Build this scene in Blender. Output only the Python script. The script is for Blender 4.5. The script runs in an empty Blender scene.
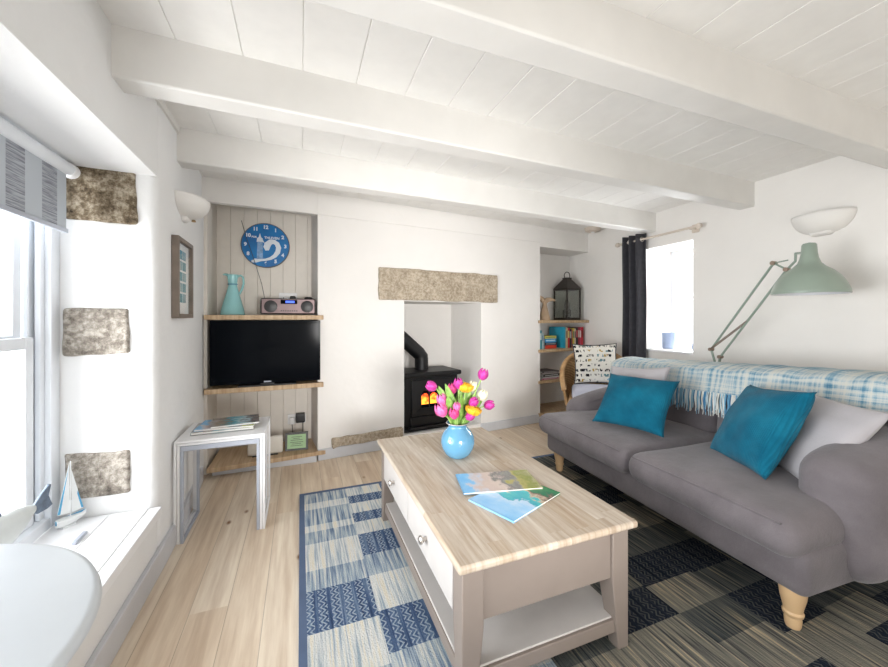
import bpy, bmesh, math, random
from mathutils import Vector, Matrix
random.seed(7)
PI = math.pi
sc = bpy.context.scene
COL = sc.collection

# ------------------------------------------------------------------ materials
class NT:
    """small helper around one material's node tree"""
    def __init__(self, name):
        self.mat = bpy.data.materials.new(name); self.mat.use_nodes = True
        self.t = self.mat.node_tree; self.n = self.t.nodes; self.l = self.t.links
        self.b = self.n['Principled BSDF']
        self.tc = self.n.new('ShaderNodeTexCoord')
    def link(self, a, b): self.l.new(a, b)
    def obj(self): return self.tc.outputs['Object']
    def uv(self): return self.tc.outputs['UV']
    def math(self, op, a, b=None, c=None):
        m = self.n.new('ShaderNodeMath'); m.operation = op
        for i, v in enumerate((a, b, c)):
            if v is None: continue
            if isinstance(v, (int, float)): m.inputs[i].default_value = v
            else: self.link(v, m.inputs[i])
        return m.outputs[0]
    def xyz(self, src=None):
        s = self.n.new('ShaderNodeSeparateXYZ'); self.link(src or self.obj(), s.inputs[0]); return s.outputs
    def comb(self, x, y, z):
        c = self.n.new('ShaderNodeCombineXYZ')
        for i, v in enumerate((x, y, z)):
            if isinstance(v, (int, float)): c.inputs[i].default_value = v
            else: self.link(v, c.inputs[i])
        return c.outputs[0]
    def scale(self, s, src=None):
        m = self.n.new('ShaderNodeMapping'); m.inputs['Scale'].default_value = s
        self.link(src or self.obj(), m.inputs['Vector']); return m.outputs[0]
    def noise(self, scale=5, detail=4, vec=None, rough=.55):
        n = self.n.new('ShaderNodeTexNoise'); n.inputs['Scale'].default_value = scale
        n.inputs['Detail'].default_value = detail; n.inputs['Roughness'].default_value = rough
        self.link(vec or self.obj(), n.inputs['Vector']); return n.outputs['Fac']
    def white(self, vec):
        n = self.n.new('ShaderNodeTexWhiteNoise'); n.noise_dimensions = '3D'; self.link(vec, n.inputs['Vector']); return n.outputs['Value']
    def voro(self, scale, vec=None, feature='F1'):
        n = self.n.new('ShaderNodeTexVoronoi'); n.feature = feature; n.inputs['Scale'].default_value = scale
        self.link(vec or self.obj(), n.inputs['Vector']); return n.outputs
    def ramp(self, fac, stops, interp='LINEAR'):
        r = self.n.new('ShaderNodeValToRGB'); r.color_ramp.interpolation = interp
        e = r.color_ramp.elements
        while len(e) < len(stops): e.new(0.5)
        for i, (p, c) in enumerate(stops):
            e[i].position = p; e[i].color = (*c, 1)
        self.link(fac, r.inputs[0]); return r.outputs[0]
    def mix(self, fac, a, b, mode='MIX'):
        m = self.n.new('ShaderNodeMix'); m.data_type = 'RGBA'; m.blend_type = mode
        if isinstance(fac, (int, float)): m.inputs['Factor'].default_value = fac
        else: self.link(fac, m.inputs['Factor'])
        for k, v in ((6, a), (7, b)):
            if isinstance(v, tuple): m.inputs[k].default_value = (*v, 1)
            else: self.link(v, m.inputs[k])
        return m.outputs[2]
    def base(self, c):
        if isinstance(c, tuple): self.b.inputs['Base Color'].default_value = (*c, 1)
        else: self.link(c, self.b.inputs['Base Color'])
    def bump(self, h, strength=.3, dist=.01):
        b = self.n.new('ShaderNodeBump'); b.inputs['Strength'].default_value = strength; b.inputs['Distance'].default_value = dist
        self.link(h, b.inputs['Height']); self.link(b.outputs[0], self.b.inputs['Normal'])
    def set(self, rough=None, metal=None, spec=None, sheen=None, coat=None):
        for k, v in (('Roughness', rough), ('Metallic', metal), ('Specular IOR Level', spec), ('Sheen Weight', sheen), ('Coat Weight', coat)):
            if v is not None: self.b.inputs[k].default_value = v

def simple(name, col, rough=.5, metal=0, var=.06, nscale=12, bump=0, bscale=60, spec=.5, sheen=0, coat=0):
    m = NT(name)
    f = m.noise(nscale, 3)
    lo = tuple(max(0, c * (1 - var)) for c in col); hi = tuple(min(1, c * (1 + var)) for c in col)
    m.base(m.ramp(f, [(.3, lo), (.7, hi)]))
    m.set(rough, metal, spec, sheen, coat)
    if bump: m.bump(m.noise(bscale, 3), bump, .004)
    return m.mat

def emis(name, col, s):
    m = NT(name); m.base(col); m.b.inputs['Emission Color'].default_value = (*col, 1); m.b.inputs['Emission Strength'].default_value = s
    return m.mat

def glassmat(name, tint=(1, 1, 1), fac=.06):
    m = NT(name); t = m.n.new('ShaderNodeBsdfTransparent'); t.inputs[0].default_value = (*tint, 1)
    g = m.n.new('ShaderNodeBsdfGlossy'); g.inputs['Roughness'].default_value = .03
    x = m.n.new('ShaderNodeMixShader'); x.inputs[0].default_value = fac
    m.link(t.outputs[0], x.inputs[1]); m.link(g.outputs[0], x.inputs[2])
    m.link(x.outputs[0], m.n['Material Output'].inputs['Surface']); return m.mat

def plaster(name, col, s=.35):
    m = NT(name)
    a = m.noise(3.2, 3); b = m.noise(22, 4)
    m.base(m.ramp(a, [(.25, tuple(c * .965 for c in col)), (.75, col)]))
    h = m.math('ADD', m.math('MULTIPLY', a, 1.0), m.math('MULTIPLY', b, .12))
    m.bump(h, s, .03); m.set(.9, spec=.2); return m.mat

def granite(name, dark, mid, light, sc_=1.0):
    m = NT(name)
    a = m.noise(38 * sc_, 6, rough=.75); b = m.noise(9 * sc_, 3)
    f = m.math('ADD', m.math('MULTIPLY', a, .75), m.math('MULTIPLY', b, .3))
    m.base(m.ramp(f, [(.36, dark), (.5, mid), (.64, light)]))
    m.bump(a, .9, .012); m.set(.95, spec=.15); return m.mat

def planks(name, w, tones, grain=(18, 1.2, 18), knots=0, axis='x', grainamt=.35, rough=.5, gap=.0025, length=2.3, gapcol=.55):
    """boards that run along the other horizontal axis"""
    m = NT(name); o = m.xyz()
    a, l = (o[0], o[1]) if axis == 'x' else (o[1], o[0])
    idx = m.math('FLOOR', m.math('DIVIDE', a, w))
    off = m.math('MULTIPLY', m.white(m.comb(idx, 3.1, 0)), length)
    seg = m.math('FLOOR', m.math('DIVIDE', m.math('ADD', l, off), length))
    rnd = m.white(m.comb(idx, seg, 1.7))
    n = len(tones)
    col = m.ramp(rnd, [((i + .5) / n, t) for i, t in enumerate(tones)])
    shift = m.math('MULTIPLY', rnd, 37.0)
    gv = m.comb(m.math('MULTIPLY', a, grain[0]), m.math('ADD', m.math('MULTIPLY', l, grain[1]), shift), 0)
    g = m.noise(1.0, 5, gv, .6)
    col = m.mix(m.ramp(g, [(.35, (grainamt,) * 3), (.65, (0, 0, 0))]), col, (.42, .26, .13), 'MULTIPLY')
    if knots:
        kv = m.comb(m.math('MULTIPLY', a, 8), m.math('ADD', m.math('MULTIPLY', l, 4.2), shift), 0)
        v = m.voro(1.0, kv)
        wn = m.white(v['Position']) if 'Position' in v else rnd
        k = m.math('MULTIPLY', m.math('LESS_THAN', wn, knots), m.math('SUBTRACT', 1, m.math('SMOOTH_MIN', 1, m.math('MULTIPLY', v['Distance'], 8), .2)))
        col = m.mix(m.math('MINIMUM', m.math('MULTIPLY', m.math('MAXIMUM', k, 0), 1.6), 1), col, (.24, .11, .04))
    if gap:
        fr = m.math('FRACT', m.math('DIVIDE', a, w))
        gm = m.math('LESS_THAN', fr, gap / w)
        col = m.mix(m.math('MULTIPLY', gm, gapcol), col, (.25, .17, .10))
    m.base(col); m.set(rough, spec=.35); m.bump(g, .12, .004); return m.mat

WALLC = (.86, .838, .808)
M = {}
M['wall'] = plaster('white_plaster', WALLC)
M['wallrough'] = plaster('rough_white_plaster', (.85, .85, .845), .6)
M['ceil'] = simple('painted_ceiling_boards', (.88, .865, .835), .6, var=.02, bump=.05, bscale=20)
M['beam'] = simple('painted_beam', (.80, .785, .755), .55, var=.03, nscale=5, bump=.12, bscale=9)
M['skirt'] = simple('grey_white_gloss', (.60, .61, .64), .4, var=.03)
M['white'] = simple('white_gloss', (.87, .87, .88), .3, var=.02)
M['upvc'] = simple('white_window_paint', (.80, .83, .87), .35, var=.02)
M['panel'] = simple('cream_panelling', (.74, .695, .63), .55, var=.03)
M['floor'] = planks('pine_floorboards', .135, [(.74, .60, .45), (.82, .70, .55), (.78, .645, .49), (.85, .745, .605)], grain=(26, 1.6), knots=.7, rough=.42, length=2.9, grainamt=.42)
M['shelfwood'] = planks('oak_shelf', .5, [(.56, .41, .25), (.60, .45, .29)], grain=(2.5, 40), axis='y', gap=0, rough=.5, grainamt=.5, knots=.15)
M['tabletop'] = planks('whitewashed_acacia', .052, [(.52, .43, .33), (.61, .54, .45), (.55, .48, .395), (.64, .58, .50), (.53, .45, .36), (.59, .525, .44)], grain=(45, 3.2), rough=.45, length=.62, gap=.001, grainamt=.5, gapcol=.25)
M['taupe'] = simple('taupe_paint', (.25, .207, .18), .45, var=.03)
M['taupelit'] = simple('taupe_paint_lit', (.56, .53, .51), .45, var=.03)  # same taupe paint, lightened: window light on drawers and shelf put into colour
M['nickel'] = simple('brushed_nickel', (.62, .58, .54), .3, 1, var=.05)
M['granite1'] = granite('dark_granite', (.035, .026, .018), (.19, .145, .095), (.50, .43, .33))
M['granite2'] = granite('grey_granite', (.10, .085, .075), (.30, .265, .225), (.60, .55, .49))
M['granite3'] = granite('pale_granite', (.22, .17, .115), (.42, .35, .265), (.62, .54, .43), 1.3)
M['black'] = simple('black_iron', (.006, .006, .007), .45, .2, bump=.1)
M['blackgloss'] = simple('black_gloss', (.003, .004, .006), .1, var=0, spec=.04)
M['blackplastic'] = simple('black_plastic', (.012, .012, .013), .4)
M['glass'] = glassmat('window_glass')
M['stoveglass'] = glassmat('stove_glass', (.8, .75, .7), .05)
M['lanternglass'] = glassmat('lantern_glass', (.93, .95, .93), .10)
M['bronze'] = simple('dark_bronze', (.055, .048, .042), .45, .6, bump=.2, bscale=30)
M['teal'] = None
M['sage'] = simple('sage_green_enamel', (.275, .34, .285), .35, 0, var=.02, coat=.15)
M['sagein'] = simple('shade_inside', (.75, .76, .8), .4, var=.01)
M['spring'] = simple('rusty_steel', (.33, .25, .2), .4, .8)
M['steelgrey'] = simple('grey_enamel', (.42, .45, .52), .35, 0, var=.02)
M['vase'] = simple('sky_blue_glaze', (.11, .29, .45), .12, var=.12, nscale=7, coat=.5)
M['vaserim'] = simple('worn_rim', (.40, .36, .36), .4)
M['jug'] = None
M['beech'] = simple('pale_beech', (.66, .45, .25), .4, var=.08, nscale=4)
M['driftwood'] = simple('carved_wood', (.54, .39, .26), .6, var=.15, nscale=9)
M['wicker'] = None
M['charcoal'] = simple('charcoal_curtain', (.028, .028, .036), .75, var=.2, nscale=30, sheen=.2)
M['cushblue'] = simple('pale_lilac_cotton', (.50, .51, .60), .9, var=.05, bump=.2, bscale=90)
M['frame'] = simple('grey_brown_wood', (.20, .16, .13), .5, var=.15)
M['mat'] = simple('white_card', (.80, .80, .78), .8, var=.01)
M['socket'] = simple('socket_plastic', (.80, .80, .80), .35, var=.01)
M['router'] = simple('cream_plastic', (.72, .68, .61), .4, var=.02)
M['rosegrey'] = simple('mauve_metallic', (.19, .13, .13), .4, .3, var=.05)
M['cable'] = simple('dark_cable', (.06, .06, .06), .5)
M['paper'] = simple('paper_edges', (.78, .77, .74), .8, var=.05)
M['brass'] = simple('brass', (.45, .30, .14), .35, .9)
M['rodwood'] = simple('pale_rod', (.66, .58, .50), .5, var=.03)
M['lampglass'] = simple('white_plaster_lamp', (.82, .80, .77), .6, var=.01)
M['tabletoppale'] = simple('pale_table_laminate', (.66, .70, .74), .3, var=.015)
M['navyband'] = simple('rug_border', (.09, .13, .22), .95)

def fabric(name, col, var=.18, weave=420, bump=.35, rough=.92, sheen=.25, big=6):
    m = NT(name)
    a = m.noise(big, 4); b = m.noise(weave, 2)
    f = m.math('ADD', m.math('MULTIPLY', a, .7), m.math('MULTIPLY', b, .3))
    m.base(m.ramp(f, [(.3, tuple(c * (1 - var) for c in col)), (.7, tuple(min(1, c * (1 + var)) for c in col))]))
    m.set(rough, spec=.15, sheen=sheen)
    h = m.math('ADD', m.math('MULTIPLY', b, .12), m.math('MULTIPLY', m.noise(11, 5, rough=.65), 1.0))
    m.bump(h, bump, .01); return m.mat
M['sofa'] = fabric('grey_brushed_cotton', (.168, .150, .160), .24, bump=.55)
M['greypillow'] = fabric('pale_grey_linen', (.45, .43, .45), .08)
def corduroy():
    m = NT('teal_corduroy'); o = m.xyz()
    w = m.math('SINE', m.math('MULTIPLY', o[0], 2 * PI / .0075))
    a = m.noise(9, 4)
    c = m.ramp(a, [(.3, (.002, .09, .16)), (.7, (.008, .165, .26))])
    m.base(m.mix(m.math('MULTIPLY', m.math('GREATER_THAN', w, .45), .28), c, (.002, .09, .16)))
    m.set(.85, spec=.1, sheen=.08); m.bump(w, .35, .003); return m.mat
M['teal'] = corduroy()
def wicker():
    m = NT('woven_wicker'); o = m.xyz(m.uv())
    u = m.math('MULTIPLY', o[0], 2 * PI); v = m.math('MULTIPLY', o[1], 2 * PI)
    h = m.math('MULTIPLY', m.math('SINE', u), m.math('SINE', v))
    m.base(m.ramp(m.math('ADD', m.math('MULTIPLY', h, .3), m.math('MULTIPLY', m.noise(20, 3), .7)), [(.1, (.33, .18, .075)), (.5, (.62, .39, .19)), (.7, (.74, .52, .29))]))
    m.bump(h, .7, .006); m.set(.55); return m.mat
M['wicker'] = wicker()
def jugmat():
    m = NT('aqua_glass')
    m.base((.42, .80, .82)); m.set(.08, coat=.3); m.b.inputs['Transmission Weight'].default_value = .3
    m.b.inputs['IOR'].default_value = 1.3; return m.mat
M['jug'] = jugmat()
def petal(name, lo, hi):
    m = NT(name); m.base(m.ramp(m.noise(60, 2), [(.3, lo), (.7, hi)])); m.set(.5, sheen=.1)
    m.b.inputs['Subsurface Weight'].default_value = .15; m.b.inputs['Subsurface Radius'].default_value = (.01, .005, .005); return m.mat
M['magenta'] = petal('magenta_petal', (.38, .012, .20), (.58, .035, .33))
M['pink'] = petal('pink_petal', (.62, .07, .27), (.78, .18, .42))
M['deeppink'] = petal('deep_pink_petal', (.50, .025, .16), (.66, .06, .25))
M['yellow'] = petal('yellow_petal', (.70, .28, .005), (.85, .50, .012))
M['cream'] = petal('cream_petal', (.74, .72, .42), (.88, .87, .72))
M['leaf'] = petal('tulip_leaf', (.10, .24, .03), (.26, .42, .09))
M['stem'] = petal('tulip_stem', (.22, .40, .08), (.36, .52, .16))
def rugmat(name, kind, dark=False):  # dark palettes put the right side's shade and pile sheen into the colour
    m = NT(name); o = m.xyz(); x, y = o[0], o[1]
    n1 = m.noise(1.0, 4, m.comb(m.math('MULTIPLY', x, 95), m.math('MULTIPLY', y, 3), 0), .6)
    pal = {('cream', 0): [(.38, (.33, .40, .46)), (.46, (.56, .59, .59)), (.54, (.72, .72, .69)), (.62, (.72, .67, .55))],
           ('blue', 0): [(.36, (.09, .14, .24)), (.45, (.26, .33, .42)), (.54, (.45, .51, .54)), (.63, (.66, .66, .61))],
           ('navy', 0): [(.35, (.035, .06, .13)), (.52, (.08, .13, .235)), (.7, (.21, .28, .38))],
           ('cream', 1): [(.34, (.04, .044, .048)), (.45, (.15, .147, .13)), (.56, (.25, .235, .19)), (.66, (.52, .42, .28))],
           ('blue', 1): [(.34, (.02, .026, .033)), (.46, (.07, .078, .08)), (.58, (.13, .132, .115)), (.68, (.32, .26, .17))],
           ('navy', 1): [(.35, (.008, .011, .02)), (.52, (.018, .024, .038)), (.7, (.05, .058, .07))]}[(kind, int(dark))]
    c = m.ramp(n1, pal)
    if kind == 'navy':
        tri = m.math('PINGPONG', y, .018)
        f = m.math('FRACT', m.math('DIVIDE', m.math('ADD', x, m.math('MULTIPLY', tri, 1.0)), .019))
        band = m.math('GREATER_THAN', m.math('FRACT', m.math('DIVIDE', x, .05)), .30)
        zz = m.math('MULTIPLY', m.math('GREATER_THAN', f, .62), band)
        zz = m.math('MULTIPLY', zz, m.math('ADD', .35, m.math('MULTIPLY', m.noise(40, 2), .8)))
        c = m.mix(zz, c, (.10, .105, .10) if dark else (.42, .49, .55))
    m.base(c); m.set(1.0, spec=.05); m.bump(m.noise(160, 3), .8, .008); return m.mat
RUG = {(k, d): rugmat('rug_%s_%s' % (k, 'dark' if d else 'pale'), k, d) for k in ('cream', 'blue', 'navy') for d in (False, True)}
def throwmat():
    m = NT('woven_throw'); o = m.xyz(m.uv()); u, v = o[0], o[1]
    su = m.noise(1.0, 4, m.comb(m.math('MULTIPLY', u, 16), m.math('MULTIPLY', v, .4), 0), .7)
    sv = m.noise(1.0, 4, m.comb(m.math('MULTIPLY', u, .3), m.math('MULTIPLY', v, 26), 4), .7)
    wv = m.math('MULTIPLY', m.math('SINE', m.math('MULTIPLY', u, 620)), m.math('SINE', m.math('MULTIPLY', v, 430)))
    f = m.math('ADD', m.math('ADD', m.math('MULTIPLY', su, .55), m.math('MULTIPLY', sv, .42)), m.math('MULTIPLY', wv, .05))
    m.base(m.ramp(f, [(.35, (.05, .19, .35)), (.41, (.16, .36, .50)), (.455, (.42, .57, .64)), (.51, (.70, .73, .71)), (.68, (.80, .79, .70))]))
    m.bump(m.math('ADD', wv, m.noise(60, 2)), .5, .006); m.set(.95, spec=.1, sheen=.2); return m.mat
M['throw'] = throwmat()
def fringemat():
    m = NT('throw_fringe'); o = m.xyz()
    m.base(m.ramp(m.white(m.comb(m.math('FLOOR', m.math('MULTIPLY', o[1], 140)), 0, 0)), [(.1, (.05, .22, .42)), (.4, (.28, .50, .62)), (.65, (.68, .72, .72)), (.9, (.78, .77, .70))]))
    m.set(.95); return m.mat
M['fringe'] = fringemat()
def blindmat():
    m = NT('striped_blind'); o = m.xyz(); y, z = o[1], o[2]
    band = m.math('GREATER_THAN', m.math('FRACT', m.math('DIVIDE', m.math('SUBTRACT', y, 1.585), .18)), .5)
    dash = m.noise(1.0, 3, m.comb(m.math('MULTIPLY', y, 9), m.math('MULTIPLY', z, 210), 0), .6)
    d = m.math('MULTIPLY', band, m.ramp(dash, [(.42, (1, 1, 1)), (.58, (.25, .25, .25))]))
    m.base(m.mix(d, (.50, .54, .58), (.23, .235, .27))); m.set(.9, spec=.1); return m.mat
M['blind'] = blindmat()
def speckpillow():
    m = NT('printed_pillow'); o = m.xyz(); x, z = o[0], o[2]
    row = m.math('FLOOR', m.math('DIVIDE', z, .048)); fz = m.math('FRACT', m.math('DIVIDE', z, .048))
    n = m.noise(1.0, 2, m.comb(m.math('MULTIPLY', x, 42), m.math('MULTIPLY', row, 7.3), m.math('MULTIPLY', fz, .9)), .6)
    inb = m.math('MULTIPLY', m.math('GREATER_THAN', fz, .25), m.math('LESS_THAN', fz, .78))
    k = m.math('MULTIPLY', inb, m.math('GREATER_THAN', n, .53))
    cell = m.white(m.comb(m.math('FLOOR', m.math('MULTIPLY', x, 26)), row, 2))
    pc = m.ramp(cell, [(0, (.015, .015, .02)), (.45, (.03, .035, .05)), (.6, (.42, .29, .08)), (.75, (.10, .22, .25)), (.88, (.20, .20, .18))], 'CONSTANT')
    m.base(m.mix(k, (.74, .72, .66), pc)); m.set(.9, spec=.1); return m.mat
M['print'] = speckpillow()
def cover(name, stops, s=(9, 9, 9), seed=0.0):
    m = NT(name); o = m.xyz()
    f = m.noise(1.4, 9, m.comb(m.math('MULTIPLY', o[0], s[0]), m.math('ADD', m.math('MULTIPLY', o[1], s[1]), seed), seed), .6)
    g = m.math('ADD', m.math('MULTIPLY', o[0], s[2]), m.math('MULTIPLY', m.math('SUBTRACT', f, .5), .85))
    m.base(m.ramp(m.math('ADD', g, .5), stops)); m.set(.25, spec=.5); return m.mat
M['cov1'] = cover('coast_cover', [(0, (.20, .46, .76)), (.14, (.26, .52, .78)), (.2, (.55, .56, .62)), (.34, (.58, .47, .42)), (.46, (.62, .52, .46)), (.58, (.20, .19, .18)), (.66, (.26, .26, .24)), (.72, (.42, .38, .12)), (.85, (.24, .27, .06)), (1, (.40, .38, .2))], (14, 9, 3.0), 1.0)
M['cov2'] = cover('sea_cover', [(0, (.22, .50, .80)), (.25, (.34, .58, .82)), (.42, (.50, .66, .82)), (.47, (.05, .38, .48)), (.62, (.08, .48, .50)), (.66, (.55, .45, .33)), (.74, (.16, .12, .10)), (.80, (.03, .17, .09)), (1, (.05, .24, .10))], (12, 8, 2.9), 3.0)
M['cov3'] = cover('magazine_cover', [(0, (.55, .60, .62)), (.3, (.30, .22, .16)), (.45, (.10, .35, .42)), (.6, (.45, .6, .65)), (.75, (.12, .1, .1)), (1, (.4, .38, .36))], (14, 30, 3), 5.0)
def flames():
    m = NT('flames'); o = m.xyz()
    f = m.math('ADD', m.math('MULTIPLY', m.math('SUBTRACT', m.noise(26, 3), .5), 1.1), m.math('MULTIPLY', m.math('SUBTRACT', .385, o[2]), 4.6))
    c = m.ramp(f, [(.08, (.12, .004, .0)), (.28, (.85, .08, .005)), (.5, (1, .36, .03))])
    m.base((.02, .01, .01)); m.link(c, m.b.inputs['Emission Color']); m.b.inputs['Emission Strength'].default_value = 2.4; return m.mat
M['flame'] = flames()
def clockface():
    m = NT('clock_blue'); m.base(m.ramp(m.noise(5, 3), [(.3, (.001, .10, .34)), (.7, (.002, .22, .56))])); m.set(.35); return m.mat
M['clockblue'] = clockface()
M['clockwhite'] = simple('clock_white', (.72, .78, .84), .5, var=.05)
M['clockpale'] = simple('clock_pale_blue', (.22, .38, .62), .5, var=.25, nscale=40)
M['lcd'] = emis('lcd_blue', (.05, .12, .8), 1.2)
M['greencard'] = simple('green_card', (.42, .62, .36), .7, var=.02)
M['slate'] = simple('slate_frame', (.11, .11, .11), .5)
M['photo'] = cover('seaside_photo', [(0, (.06, .22, .32)), (.4, (.16, .40, .48)), (.6, (.45, .52, .52)), (1, (.10, .2, .26))], (40, 40, 2), 2.0)
M['photo2'] = cover('harbour_photo', [(0, (.10, .12, .14)), (.5, (.12, .34, .40)), (1, (.5, .52, .5))], (40, 60, 2), 7.0)
M['fish'] = simple('pale_glazed_fish', (.62, .65, .64), .4, var=.08)
M['fishtail'] = simple('slate_blue_glaze', (.13, .17, .23), .4, var=.3, nscale=40)
M['boatblue'] = simple('boat_blue', (.08, .36, .60), .5)
M['sail'] = simple('sail_white', (.80, .82, .82), .7)
M['potblue'] = simple('blue_grey_pot', (.30, .37, .52), .4)
M['dusk'] = simple('dark_candle', (.05, .05, .045), .6)

# ------------------------------------------------------------------ mesh builder
class MB:
    def __init__(s): s.v = []; s.f = []; s.m = []; s.uv = {}
    def add(s, vs, fs, m=0):
        b = len(s.v); s.v += [tuple(v) for v in vs]
        for f in fs: s.f.append(tuple(b + i for i in f)); s.m.append(m)
        return s
    def box(s, x0, x1, y0, y1, z0, z1, m=0):
        return s.add([(x0, y0, z0), (x1, y0, z0), (x1, y1, z0), (x0, y1, z0), (x0, y0, z1), (x1, y0, z1), (x1, y1, z1), (x0, y1, z1)],
                     [(0, 3, 2, 1), (4, 5, 6, 7), (0, 1, 5, 4), (1, 2, 6, 5), (2, 3, 7, 6), (3, 0, 4, 7)], m)
    def hexa(s, lo, hi, m=0):
        """lo and hi: four points each, same winding"""
        return s.add(list(lo) + list(hi), [(3, 2, 1, 0), (4, 5, 6, 7), (0, 1, 5, 4), (1, 2, 6, 5), (2, 3, 7, 6), (3, 0, 4, 7)], m)
    def prism(s, poly, z0, z1, m=0, fn=None):
        n = len(poly); fn = fn or (lambda a, b, c: (a, b, c))
        vs = [fn(p[0], p[1], z0) for p in poly] + [fn(p[0], p[1], z1) for p in poly]
        fs = [tuple(reversed(range(n))), tuple(range(n, 2 * n))] + [(i, (i + 1) % n, n + (i + 1) % n, n + i) for i in range(n)]
        return s.add(vs, fs, m)
    def tube(s, pts, r, n=8, m=0, caps=True, closed=False):
        pts = [Vector(p) for p in pts]; k = len(pts)
        rs = r if isinstance(r, (list, tuple)) else [r] * k
        b = len(s.v); up = None
        for i, p in enumerate(pts):
            if closed: t = (pts[(i + 1) % k] - pts[i - 1]).normalized()
            else: t = (pts[min(i + 1, k - 1)] - pts[max(i - 1, 0)]).normalized()
            if up is None:
                up = t.orthogonal().normalized()
            else:
                up = (up - t * up.dot(t))
                up = up.normalized() if up.length > 1e-6 else t.orthogonal().normalized()
            w = t.cross(up)
            for j in range(n):
                a = 2 * PI * j / n
                s.v.append(tuple(p + (up * math.cos(a) + w * math.sin(a)) * rs[i]))
        for i in range(k if closed else k - 1):
            i2 = (i + 1) % k
            for j in range(n):
                s.f.append((b + i * n + j, b + i * n + (j + 1) % n, b + i2 * n + (j + 1) % n, b + i2 * n + j)); s.m.append(m)
        if caps and not closed:
            s.f.append(tuple(b + j for j in reversed(range(n)))); s.m.append(m)
            s.f.append(tuple(b + (k - 1) * n + j for j in range(n))); s.m.append(m)
        return s
    def lathe(s, prof, c=(0, 0, 0), n=32, m=0, axis=None, fn=None, caps=False):
        """prof: (r, z) list from bottom to top"""
        b = len(s.v); c = Vector(c); R = axis.to_matrix() if axis else None
        for r, z in prof:
            for j in range(n):
                a = 2 * PI * j / n
                rr = fn(r, z, a) if fn else r
                p = Vector((rr * math.cos(a), rr * math.sin(a), z))
                if R: p = R @ p
                s.v.append(tuple(c + p))
        for i in range(len(prof) - 1):
            for j in range(n):
                s.f.append((b + i * n + j, b + i * n + (j + 1) % n, b + (i + 1) * n + (j + 1) % n, b + (i + 1) * n + j)); s.m.append(m)
        if caps and prof[0][0] > 1e-5: s.f.append(tuple(b + j for j in reversed(range(n)))); s.m.append(m)
        if caps and prof[-1][0] > 1e-5: s.f.append(tuple(b + (len(prof) - 1) * n + j for j in range(n))); s.m.append(m)
        return s
    def grid(s, fn, nu, nv, m=0, uvs=(1, 1), close_u=False):
        b = len(s.v)
        for i in range(nu + 1):
            for j in range(nv + 1):
                s.v.append(tuple(fn(i / nu, j / nv)))
        for i in range(nu):
            for j in range(nv):
                s.f.append((b + i * (nv + 1) + j, b + (i + 1) * (nv + 1) + j, b + (i + 1) * (nv + 1) + j + 1, b + i * (nv + 1) + j + 1)); s.m.append(m)
                s.uv[len(s.f) - 1] = [(i / nu * uvs[0], j / nv * uvs[1]), ((i + 1) / nu * uvs[0], j / nv * uvs[1]),
                                      ((i + 1) / nu * uvs[0], (j + 1) / nv * uvs[1]), (i / nu * uvs[0], (j + 1) / nv * uvs[1])]
        return s
    def rbox(s, x0, x1, y0, y1, z0, z1, r, n=10, crown=0, m=0, fn=None):
        """soft box: rounded edges with radius r, crown lifts the middle of the top"""
        c = Vector(((x0 + x1) / 2, (y0 + y1) / 2, (z0 + z1) / 2)); h = Vector(((x1 - x0) / 2, (y1 - y0) / 2, (z1 - z0) / 2))
        r = min(r, h.x * .999, h.y * .999, h.z * .999)
        inn = h - Vector((r, r, r))
        def cuts(hh, ii):
            k = 5; a = [-hh + r * (1 - math.cos(PI / 2 * q / k)) for q in range(k)]
            mid = [-ii + 2 * ii * q / n for q in range(n + 1)]
            return a + mid + [-q for q in reversed(a)]
        X, Y, Z = cuts(h.x, inn.x), cuts(h.y, inn.y), cuts(h.z, inn.z)
        def put(p):
            p = Vector(p)
            q = Vector((max(-inn.x, min(inn.x, p.x)), max(-inn.y, min(inn.y, p.y)), max(-inn.z, min(inn.z, p.z))))
            d = p - q
            if d.length > 1e-9: p = q + d.normalized() * r
            if crown and p.z > 0:
                p.z += crown * (1 - (p.x / h.x) ** 2) * (1 - (p.y / h.y) ** 2) * (p.z / h.z)
            p = c + p
            return fn(p) if fn else p
        for (A, B, mk) in ((X, Y, lambda a, b, q: (a, b, q * h.z)), (Y, Z, lambda a, b, q: (q * h.x, a, b)), (Z, X, lambda a, b, q: (b, q * h.y, a))):
            for q in (-1, 1):
                b0 = len(s.v); nb = len(B)
                for a in A:
                    for bb in B: s.v.append(tuple(put(mk(a, bb, q))))
                for i in range(len(A) - 1):
                    for j in range(nb - 1):
                        f = (b0 + i * nb + j, b0 + (i + 1) * nb + j, b0 + (i + 1) * nb + j + 1, b0 + i * nb + j + 1)
                        s.f.append(f if q > 0 else tuple(reversed(f))); s.m.append(m)
        return s
    def build(s, name, mats, parent=None, smooth=True, bevel=0, seg=2, angle=35, weld=True, label=None, solid=0):
        me = bpy.data.meshes.new(name); me.from_pydata(s.v, [], s.f)
        mats = mats if isinstance(mats, (list, tuple)) else [mats]
        for k in mats: me.materials.append(M[k] if isinstance(k, str) else k)
        for p, k in zip(me.polygons, s.m): p.material_index = k
        if s.uv:
            ul = me.uv_layers.new(name='UVMap')
            for p in me.polygons:
                if p.index in s.uv:
                    for li, c in zip(p.loop_indices, s.uv[p.index]): ul.data[li].uv = c
        if weld:
            bm = bmesh.new(); bm.from_mesh(me)
            bmesh.ops.remove_doubles(bm, verts=bm.verts, dist=1e-5); bm.to_mesh(me); bm.free()
        me.update()
        if smooth:
            for p in me.polygons: p.use_smooth = True
            me.set_sharp_from_angle(angle=math.radians(angle))
        o = bpy.data.objects.new(name, me); COL.objects.link(o)
        if parent: o.parent = parent
        if bevel:
            b = o.modifiers.new('bevel', 'BEVEL'); b.width = bevel; b.segments = seg; b.limit_method = 'ANGLE'; b.angle_limit = math.radians(35)
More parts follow.
